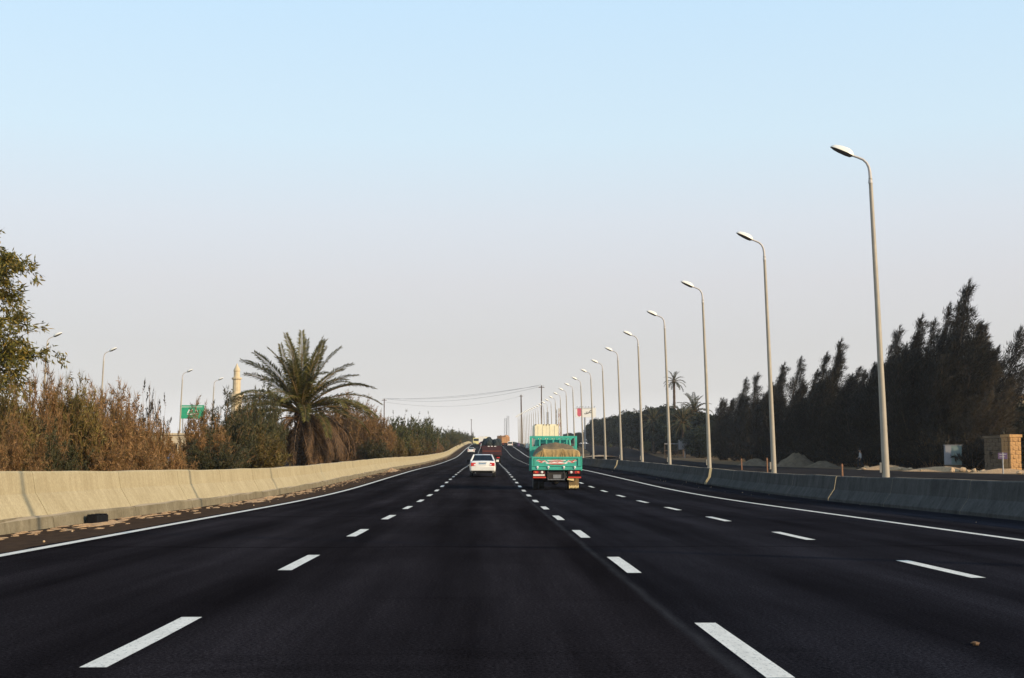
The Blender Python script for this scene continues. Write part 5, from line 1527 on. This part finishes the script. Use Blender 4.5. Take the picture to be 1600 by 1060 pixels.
# blue drum on the right shoulder far ahead
dr = MB(); d = 455.0; dr.lathe([(0.42, 0), (0.45, 0.05), (0.45, 0.4), (0.48, 0.43), (0.45, 0.46), (0.45, 0.8), (0.48, 0.83), (0.45, 0.86), (0.45, 1.15), (0.40, 1.2)], (0, 0, 0), 'z', 14)
o = dr.build('plastic_drum', M['purple_sign'], None, True); o.location = (9.9, d, gz(d)); tag(o, 'dark blue drum standing on the right shoulder near the crest', 'drum')

# black block lying at the left kerb
bk = MB(); bk.box(-0.11, 0.11, -0.42, 0.42, 0.0, 0.15, 0.02)
for i in range(3): bk.box(-0.115, 0.115, -0.36 + i * 0.28, -0.24 + i * 0.28, 0.152, 0.17)
o = bk.build('rubber_block', M['black'], None, False, 0.01); o.location = (-7.72, 28.2, gz(28)); tag(o, 'black rubber block lying in the sand at the foot of the left barrier', 'block')
lf_ = MB(); lf_.ball((0, 0, 0.012), 0.028, 0.03, 0.012, 7, 5, 0.3, random.Random(2)); o = lf_.build('brown_stone', M['brown_load']); o.location = (3.02, 8.8, 0); tag(o, 'small reddish brown stone lying on the asphalt at the lower right', 'stone')

# ------------------------------------------------------------------ right verge
def at_px(px, d): return ((px - 761.0) * d / 2200.0, d, gz(d))
# soil heaps
def heap(label, px, d, w, l, h, seed, mat_):
    lr = random.Random(seed); n, rings = 22, 7
    V = [(0, 0, h)]; F = []
    for k in range(1, rings + 1):
        for i in range(n):
            a = 2 * math.pi * i / n; q = k / rings
            V.append((w / 2 * q * math.cos(a) * (1 + lr.uniform(-.1, .1)), l / 2 * q * math.sin(a) * (1 + lr.uniform(-.1, .1)), h * (0.5 + 0.5 * math.cos(math.pi * q)) * (1 + lr.uniform(-.16, .16)) - (0.06 if k == rings else 0)))
    F += [(0, 1 + i, 1 + (i + 1) % n) for i in range(n)]
    for k in range(rings - 1):
        for i in range(n):
            i2 = (i + 1) % n; F.append((1 + k * n + i, 1 + (k + 1) * n + i, 1 + (k + 1) * n + i2, 1 + k * n + i2))
    m_ = MB(); m_.add(V, F); o = m_.build('soil_heap', mat_, None, True); o.location = at_px(px, d); tag(o, label, 'soil heap', 'heaps of soil beside the service road')
heap('low wide soil heap left of the second lamp pole', 1180, 160, 4.8, 4.0, 0.75, 1, M['soil'])
heap('largest soil heap right of the second lamp pole', 1243, 148, 5.4, 4.0, 1.35, 2, M['soil'])
heap('low soil heap between the largest heap and the walking person', 1285, 140, 4.2, 3.5, 0.6, 3, M['soil'])
heap('long low sunlit bank of sand right of the walking person', 1385, 120, 5.6, 2.4, 0.40, 4, M['loose_sand'])
heap('long low sand bank in front of the grey cabinet', 1470, 112, 7.0, 2.6, 0.35, 5, M['loose_sand'])
heap('low sand bank at the right edge before the purple sign', 1570, 103, 6.0, 2.4, 0.30, 6, M['loose_sand'])
heap('flat sunlit sand patch right of the teal truck beyond the barrier', 932, 275, 6.0, 60.0, 0.35, 7, M['loose_sand'])
lr = random.Random(31)
for i in range(26):
    px = lr.uniform(1345, 1595); d = float(np.interp(px, [1345, 1470, 1600], [122, 109, 100])) + lr.uniform(-3, 4)
    s = lr.uniform(0.08, 0.26)
    m_ = MB(); m_.ball((0, 0, s * 0.5), s * lr.uniform(0.9, 1.6), s, s * lr.uniform(0.6, 0.9), 7, 5, 0.22, lr)
    o = m_.build('rubble_stone', M['rock']); o.location = at_px(px, d); o.location.z += 0.02; o.rotation_euler = (0, 0, lr.uniform(0, 6)); tag(o, 'pale rubble stone lying on the sandy verge of the service road', 'stone', 'rubble stones on the right verge')

# grey two-panel cabinet
CD = 116.0
cx, cy, cz = at_px(1490.5, CD)
cbn = thing('cabinet', 'pale grey two panel metal cabinet on legs standing before the dark casuarinas', 'cabinet', (cx, cy, cz), R(-8))
q = MB(); q.box(-0.66, 0.66, 0.0, 0.6, 0.45, 2.05); q.build('housing', M['cabinet'], cbn, False, 0.01)
q = MB(); q.box(-0.65, -0.19, -0.025, -0.003, 0.47, 2.03); dq = q.build('door', M['cabinet'], cbn)
q = MB(); q.box(-0.24, -0.21, -0.05, -0.026, 1.1, 1.3); q.build('handle', M['black'], dq)
q = MB(); q.box(-0.18, 0.65, -0.025, -0.003, 0.47, 2.03); dq = q.build('door', M['cabinet_green'], cbn); dq['label'] = 'wider grey green door'
q = MB(); q.box(-0.62, 0.62, 0.02, 0.58, 0.0, 0.448); q.build('plinth', M['soil'], cbn)
q = MB(); q.box(-0.72, 0.72, -0.06, 0.66, 2.052, 2.10); q.build('roof', M['cabinet'], cbn)
# stone pillar and wall behind
def stone_pier(label, px, d, w, h, seed, material, name, cat, mort, rz=20):
    lr = random.Random(seed); x, y, z = at_px(px, d)
    t = thing(name, label, cat, (x, y, z), R(rz))
    q = MB(); q.box(-w / 2 + 0.05, w / 2 - 0.05, 0.05, 0.85, 0, h - 0.02); q.build('core', mort, t)
    rows = int(h / 0.32); proto = []
    for i in range(4):
        m_ = MB(); a = 0.5
        m_.box(-0.5, 0.5, -0.5, 0.5, -0.5, 0.5, 0.1)
        m_.v = [(vx * (1 + lr.uniform(-.08, .08)), vy * (1 + lr.uniform(-.1, .1)), vz * (1 + lr.uniform(-.1, .1))) for vx, vy, vz in m_.v]
        proto.append(m_)
    meshes = []
    for m_ in proto:
        o = m_.build('stone', material, t); meshes.append(o)
    first = list(meshes)
    def stone(sx, sy, sz, px_, py_, pz_):
        if first: o = first.pop()
        else:
            o = lr.choice(meshes).copy(); COL.objects.link(o)
        o.parent = t; o.location = (px_, py_, pz_); o.scale = (sx, sy, sz)
    hh = h / rows
    for r_i in range(rows):
        n = max(2, int(w / 0.5)); ww = w / n; offx = (0.5 if r_i % 2 else 0) * ww
        for i in range(n + (1 if r_i % 2 else 0)):
            xa = max(-w / 2, -w / 2 + i * ww - offx); xb = min(w / 2, -w / 2 + (i + 1) * ww - offx)
            if xb - xa < 0.08: continue
            stone(xb - xa - 0.025, 0.22, hh - 0.025, (xa + xb) / 2, 0.05, hh * (r_i + 0.5))
        for s in (-1, 1):
            for j in range(2):
                stone(0.22, 0.34, hh - 0.025, s * (w / 2 - 0.06), 0.36 + 0.36 * j, hh * (r_i + 0.5))
    q = MB(); q.box(-w / 2 - 0.08, w / 2 + 0.08, -0.12, 0.95, h, h + 0.22); q.build('capstone', material, t)
stone_pier('sunlit orange limestone pillar at the right edge', 1588, 108.0, 1.05, 2.65, 1, M['stone_lit'], 'stone_pillar', 'pillar', M['soil'])
stone_pier('shaded grey brown stone gate wall left of the sunlit pillar', 1558, 112.5, 2.3, 2.6, 2, M['soil'], 'stone_wall', 'wall', M['soil'], -58)  # soil tone darkens these stones: shade put into the colour
# house beyond the right trees
hx_ = at_px(1612, 150)
hs = thing('house', 'sandy house with a flat orange roof edge behind trees at the right edge', 'house', hx_)
q = MB(); q.box(-3.5, 6.0, 0, 8, 0, 7.2); q.build('wall', M['plaster'], hs)
q = MB(); q.box(-3.8, 6.3, -0.3, 8.3, 7.202, 7.7); q.build('roof', M['stone_lit'], hs)
for x in (-2.0, 0.5, 3.0):
    q = MB(); q.box(x - 0.5, x + 0.5, -0.03, 0.02, 4.2, 5.6); wf = q.build('window', M['black'], hs)
    q = MB(); q.box(x - 0.6, x + 0.6, -0.08, -0.031, 4.08, 4.19); q.build('sill', M['white_paint'], wf)
dup(gv[1], at_px(1598, 128), 1.0, 'green leafy tree at the right edge behind the limestone pillar', None, (5.2, 5.2, 6.0))
# purple sign on a post
sx_, sy_, sz_ = at_px(1568, 100.0)
sg = thing('small_sign', 'small purple sign board on a post before the limestone pillar', 'sign', (sx_, sy_, sz_))
q = MB(); q.tube([(0, 0.03, 0), (0, 0.03, 1.5)], 0.05, 8); q.build('post', M['steel'], sg)
q = MB(); q.box(-0.33, 0.33, 0.0, 0.03, 1.04, 1.48); bo = q.build('board', M['purple_sign'], sg)
q = MB(); q.stroke([(-0.25, 1.37), (0.25, 1.37)], -0.006, 0.06); q.stroke([(-0.25, 1.2), (0.16, 1.2)], -0.006, 0.05); q.build('lettering', M['cabinet'], bo)
# stakes
for px, d, h, lab in ((1157, 118, 0.95, 'thin rusty stake behind the barrier left of the second lamp pole'), (1197, 104, 1.1, 'thin rusty stake right beside the second lamp pole'), (1314.5, 78, 0.95, 'thick rusty stake behind the barrier midway between the two nearest lamp poles')):
    m_ = MB(); m_.tube([(0.03, 0, -0.1), (0, 0, h)], [0.055, 0.05], 7); m_.lathe([(0.07, h - 0.16), (0.07, h - 0.08)], (0, 0, 0), 'z', 8)
    o = m_.build('stake', M['rust']); x = at_px(px, d); o.location = x; tag(o, lab, 'stake', 'rusty stakes behind the right barrier')
# blank white board on a post with a rail fence, before the grove
tx_ = at_px(1069, 262)
tt = thing('notice_board', 'blank greyish white board on a single post before the dark grove', 'sign', tx_, R(10))
q = MB(); q.box(-1.15, 1.15, 0.0, 0.35, 1.55, 3.25, 0.05); q.build('panel', M['cabinet'], tt, False, 0.03)
q = MB(); q.box(-1.2, 1.2, -0.04, 0.39, 3.252, 3.32); q.build('cap', M['steel'], tt)
q = MB(); q.tube([(0.05, 0.17, 0), (0.05, 0.17, 1.55)], 0.11, 8); q.build('post', M['steel'], tt)
rx_ = at_px(1049, 262)
rf_ = thing('rail_fence', 'short white topped rail fence left of the blank white board', 'fence', rx_, R(10))
q = MB(); q.box(-1.5, 1.2, 0, 0.08, 2.55, 2.68); q.build('rail', M['cabinet'], rf_)
q = MB(); q.box(-1.5, 1.2, 0.01, 0.07, 1.3, 1.4); q.build('rail', M['wood'], rf_)
for x in (-1.4, -0.5, 0.4, 1.1):
    q = MB(); q.box(x - 0.05, x + 0.05, 0.082, 0.16, 0, 2.6); q.build('post', M['wood'], rf_)
# walking person by the casuarinas
def person(px, d):
    x, y, z = at_px(px, d)
    t = thing('person', 'person in a pale shirt and dark trousers walking on the verge before the casuarinas', 'person', (x, y, z), R(60))
    def skin(name, pts, edges, rad, m_, parent, lvl=1, root=0):
        me = bpy.data.meshes.new(name); me.from_pydata(pts, edges, []); o = bpy.data.objects.new(name, me); COL.objects.link(o)
        mo = o.modifiers.new('skin', 'SKIN'); mo.use_smooth_shade = True
        for i, r_ in enumerate(rad):
            me.skin_vertices[0].data[i].radius = r_ if hasattr(r_, '__len__') else (r_, r_)
        me.skin_vertices[0].data[root].use_root = True
        sb = o.modifiers.new('sub', 'SUBSURF'); sb.levels = lvl; sb.render_levels = lvl
        dg = bpy.context.evaluated_depsgraph_get()
        m2 = bpy.data.meshes.new_from_object(o.evaluated_get(dg)); m2.name = name
        m2.materials.clear(); m2.materials.append(m_)
        bpy.data.objects.remove(o); n = bpy.data.objects.new(name, m2); COL.objects.link(n); n.parent = parent
        return n
    # faces +y, mid-stride
    P = [(0, 0, .95), (0, .01, 1.15), (0, .02, 1.40), (0, .03, 1.50), (0, .05, 1.60), (0, .06, 1.70),
         (-.10, .02, .90), (-.11, .22, .50), (-.11, .16, .09), (-.11, .34, .04),
         (.10, 0, .90), (.11, -.02, .50), (.11, -.32, .14), (.11, -.22, .03),
         (-.19, .02, 1.40), (-.25, -.10, 1.14), (-.24, -.06, .90), (-.24, -.02, .82),
         (.19, .02, 1.40), (.25, .10, 1.15), (.24, .28, .98), (.24, .36, .93)]
    E = [(0, 1), (1, 2), (2, 3), (3, 4), (4, 5), (0, 6), (6, 7), (7, 8), (8, 9), (0, 10), (10, 11), (11, 12), (12, 13), (2, 14), (14, 15), (15, 16), (16, 17), (2, 18), (18, 19), (19, 20), (20, 21)]
    RR = [(.15, .11), (.14, .10), (.16, .10), .055, .095, .085, .085, .06, .042, .04, .085, .06, .042, .04, .06, .042, .033, .03, .06, .042, .033, .03]
    hands = [(17, (-1)), (21, 1)]
    for hi, s in hands:
        c = Vector(P[hi])
        dirv = (Vector(P[hi]) - Vector(P[hi - 1])).normalized()
        for fi, (off, l) in enumerate(((-.03, .07), (-.01, .085), (.01, .08), (.03, .065))):
            a = c + dirv * .03 + Vector((0, off, 0)); b = a + dirv * l * .6; e_ = b + dirv * l * .4 + Vector((-s * .015, 0, -.01))
            i0 = len(P); P += [tuple(a), tuple(b), tuple(e_)]; RR += [.010, .009, .007]; E += [(hi, i0), (i0, i0 + 1), (i0 + 1, i0 + 2)]
        a = c + Vector((-s * .035, .03, -.01)); i0 = len(P); P += [tuple(a), tuple(a + dirv * .04)]; RR += [.011, .009]; E += [(hi, i0), (i0, i0 + 1)]
    body = skin('body', P, E, RR, M['skin'], t, 1)
    fz = MB(); fz.ball((0, .155, 1.625), .016, .03, .025, 7, 5)
    for s in (-1, 1): fz.ball((s * .092, .055, 1.625), .015, .025, .035, 7, 5)
    fz.build('nose_and_ears', M['skin'], body, True)
    ey = MB()
    for s in (-1, 1): ey.ball((s * .034, .138, 1.655), .013, .01, .008, 7, 5)
    ey.ball((0, .142, 1.58), .026, .008, .007, 7, 5); ey.build('eyes_and_mouth', M['hair'], body, True)
    hr = MB(); hr.ball((0, .035, 1.705), .105, .115, .085, 12, 8, 0.04); hr.build('hair', M['hair'], t, True)
    S = [P[0], P[1], P[2], P[14], P[15], P[16], P[18], P[19], P[20]]
    skin('shirt', [(0, 0, .86)] + S, [(0, 1), (1, 2), (2, 3), (3, 4), (4, 5), (5, 6), (3, 7), (7, 8), (8, 9)], [(.17, .13), (.17, .13), (.165, .12), (.175, .118), .075, .058, .048, .075, .058, .048], M['cloth_pale'], t, 1)
    skin('trousers', [(0, 0, .93), P[6], P[7], (-.11, .165, .14), P[10], P[11], (.11, -.29, .18)], [(0, 1), (1, 2), (2, 3), (0, 4), (4, 5), (5, 6)], [(.155, .118), .098, .076, .062, .098, .076, .062], M['cloth_dark'], t, 1)
    for (ax, ay, az, pit) in ((-.11, .25, .04, 0), (.11, -.25, .06, 40)):
        q = MB(); q.X = Matrix.Translation((ax, ay, az)) @ Matrix.Rotation(R(-pit), 4, 'X'); q.box(-.05, .05, -.14, .14, -.04, .05, .03, .01, .03); q.build('shoe', M['black'], t)
    return t
person(1344, 127.0)

# ------------------------------------------------------------------ air
if HAZE > 0:
    hz_ = MB(); hz_.box(-520, 520, -90, 1520, -1.2, 60)
    ho = hz_.build('haze', bpy.data.materials.new('haze_air')); tag(ho, kind='stuff')
    m = ho.data.materials[0]; m.use_nodes = True; N = m.node_tree.nodes; N.clear()
    vo = N.new('ShaderNodeVolumePrincipled'); vo.inputs['Density'].default_value = HAZE; vo.inputs['Color'].default_value = (0.92, 0.92, 0.94, 1); vo.inputs['Anisotropy'].default_value = 0.2
    ou = N.new('ShaderNodeOutputMaterial'); m.node_tree.links.new(vo.outputs[0], ou.inputs['Volume'])
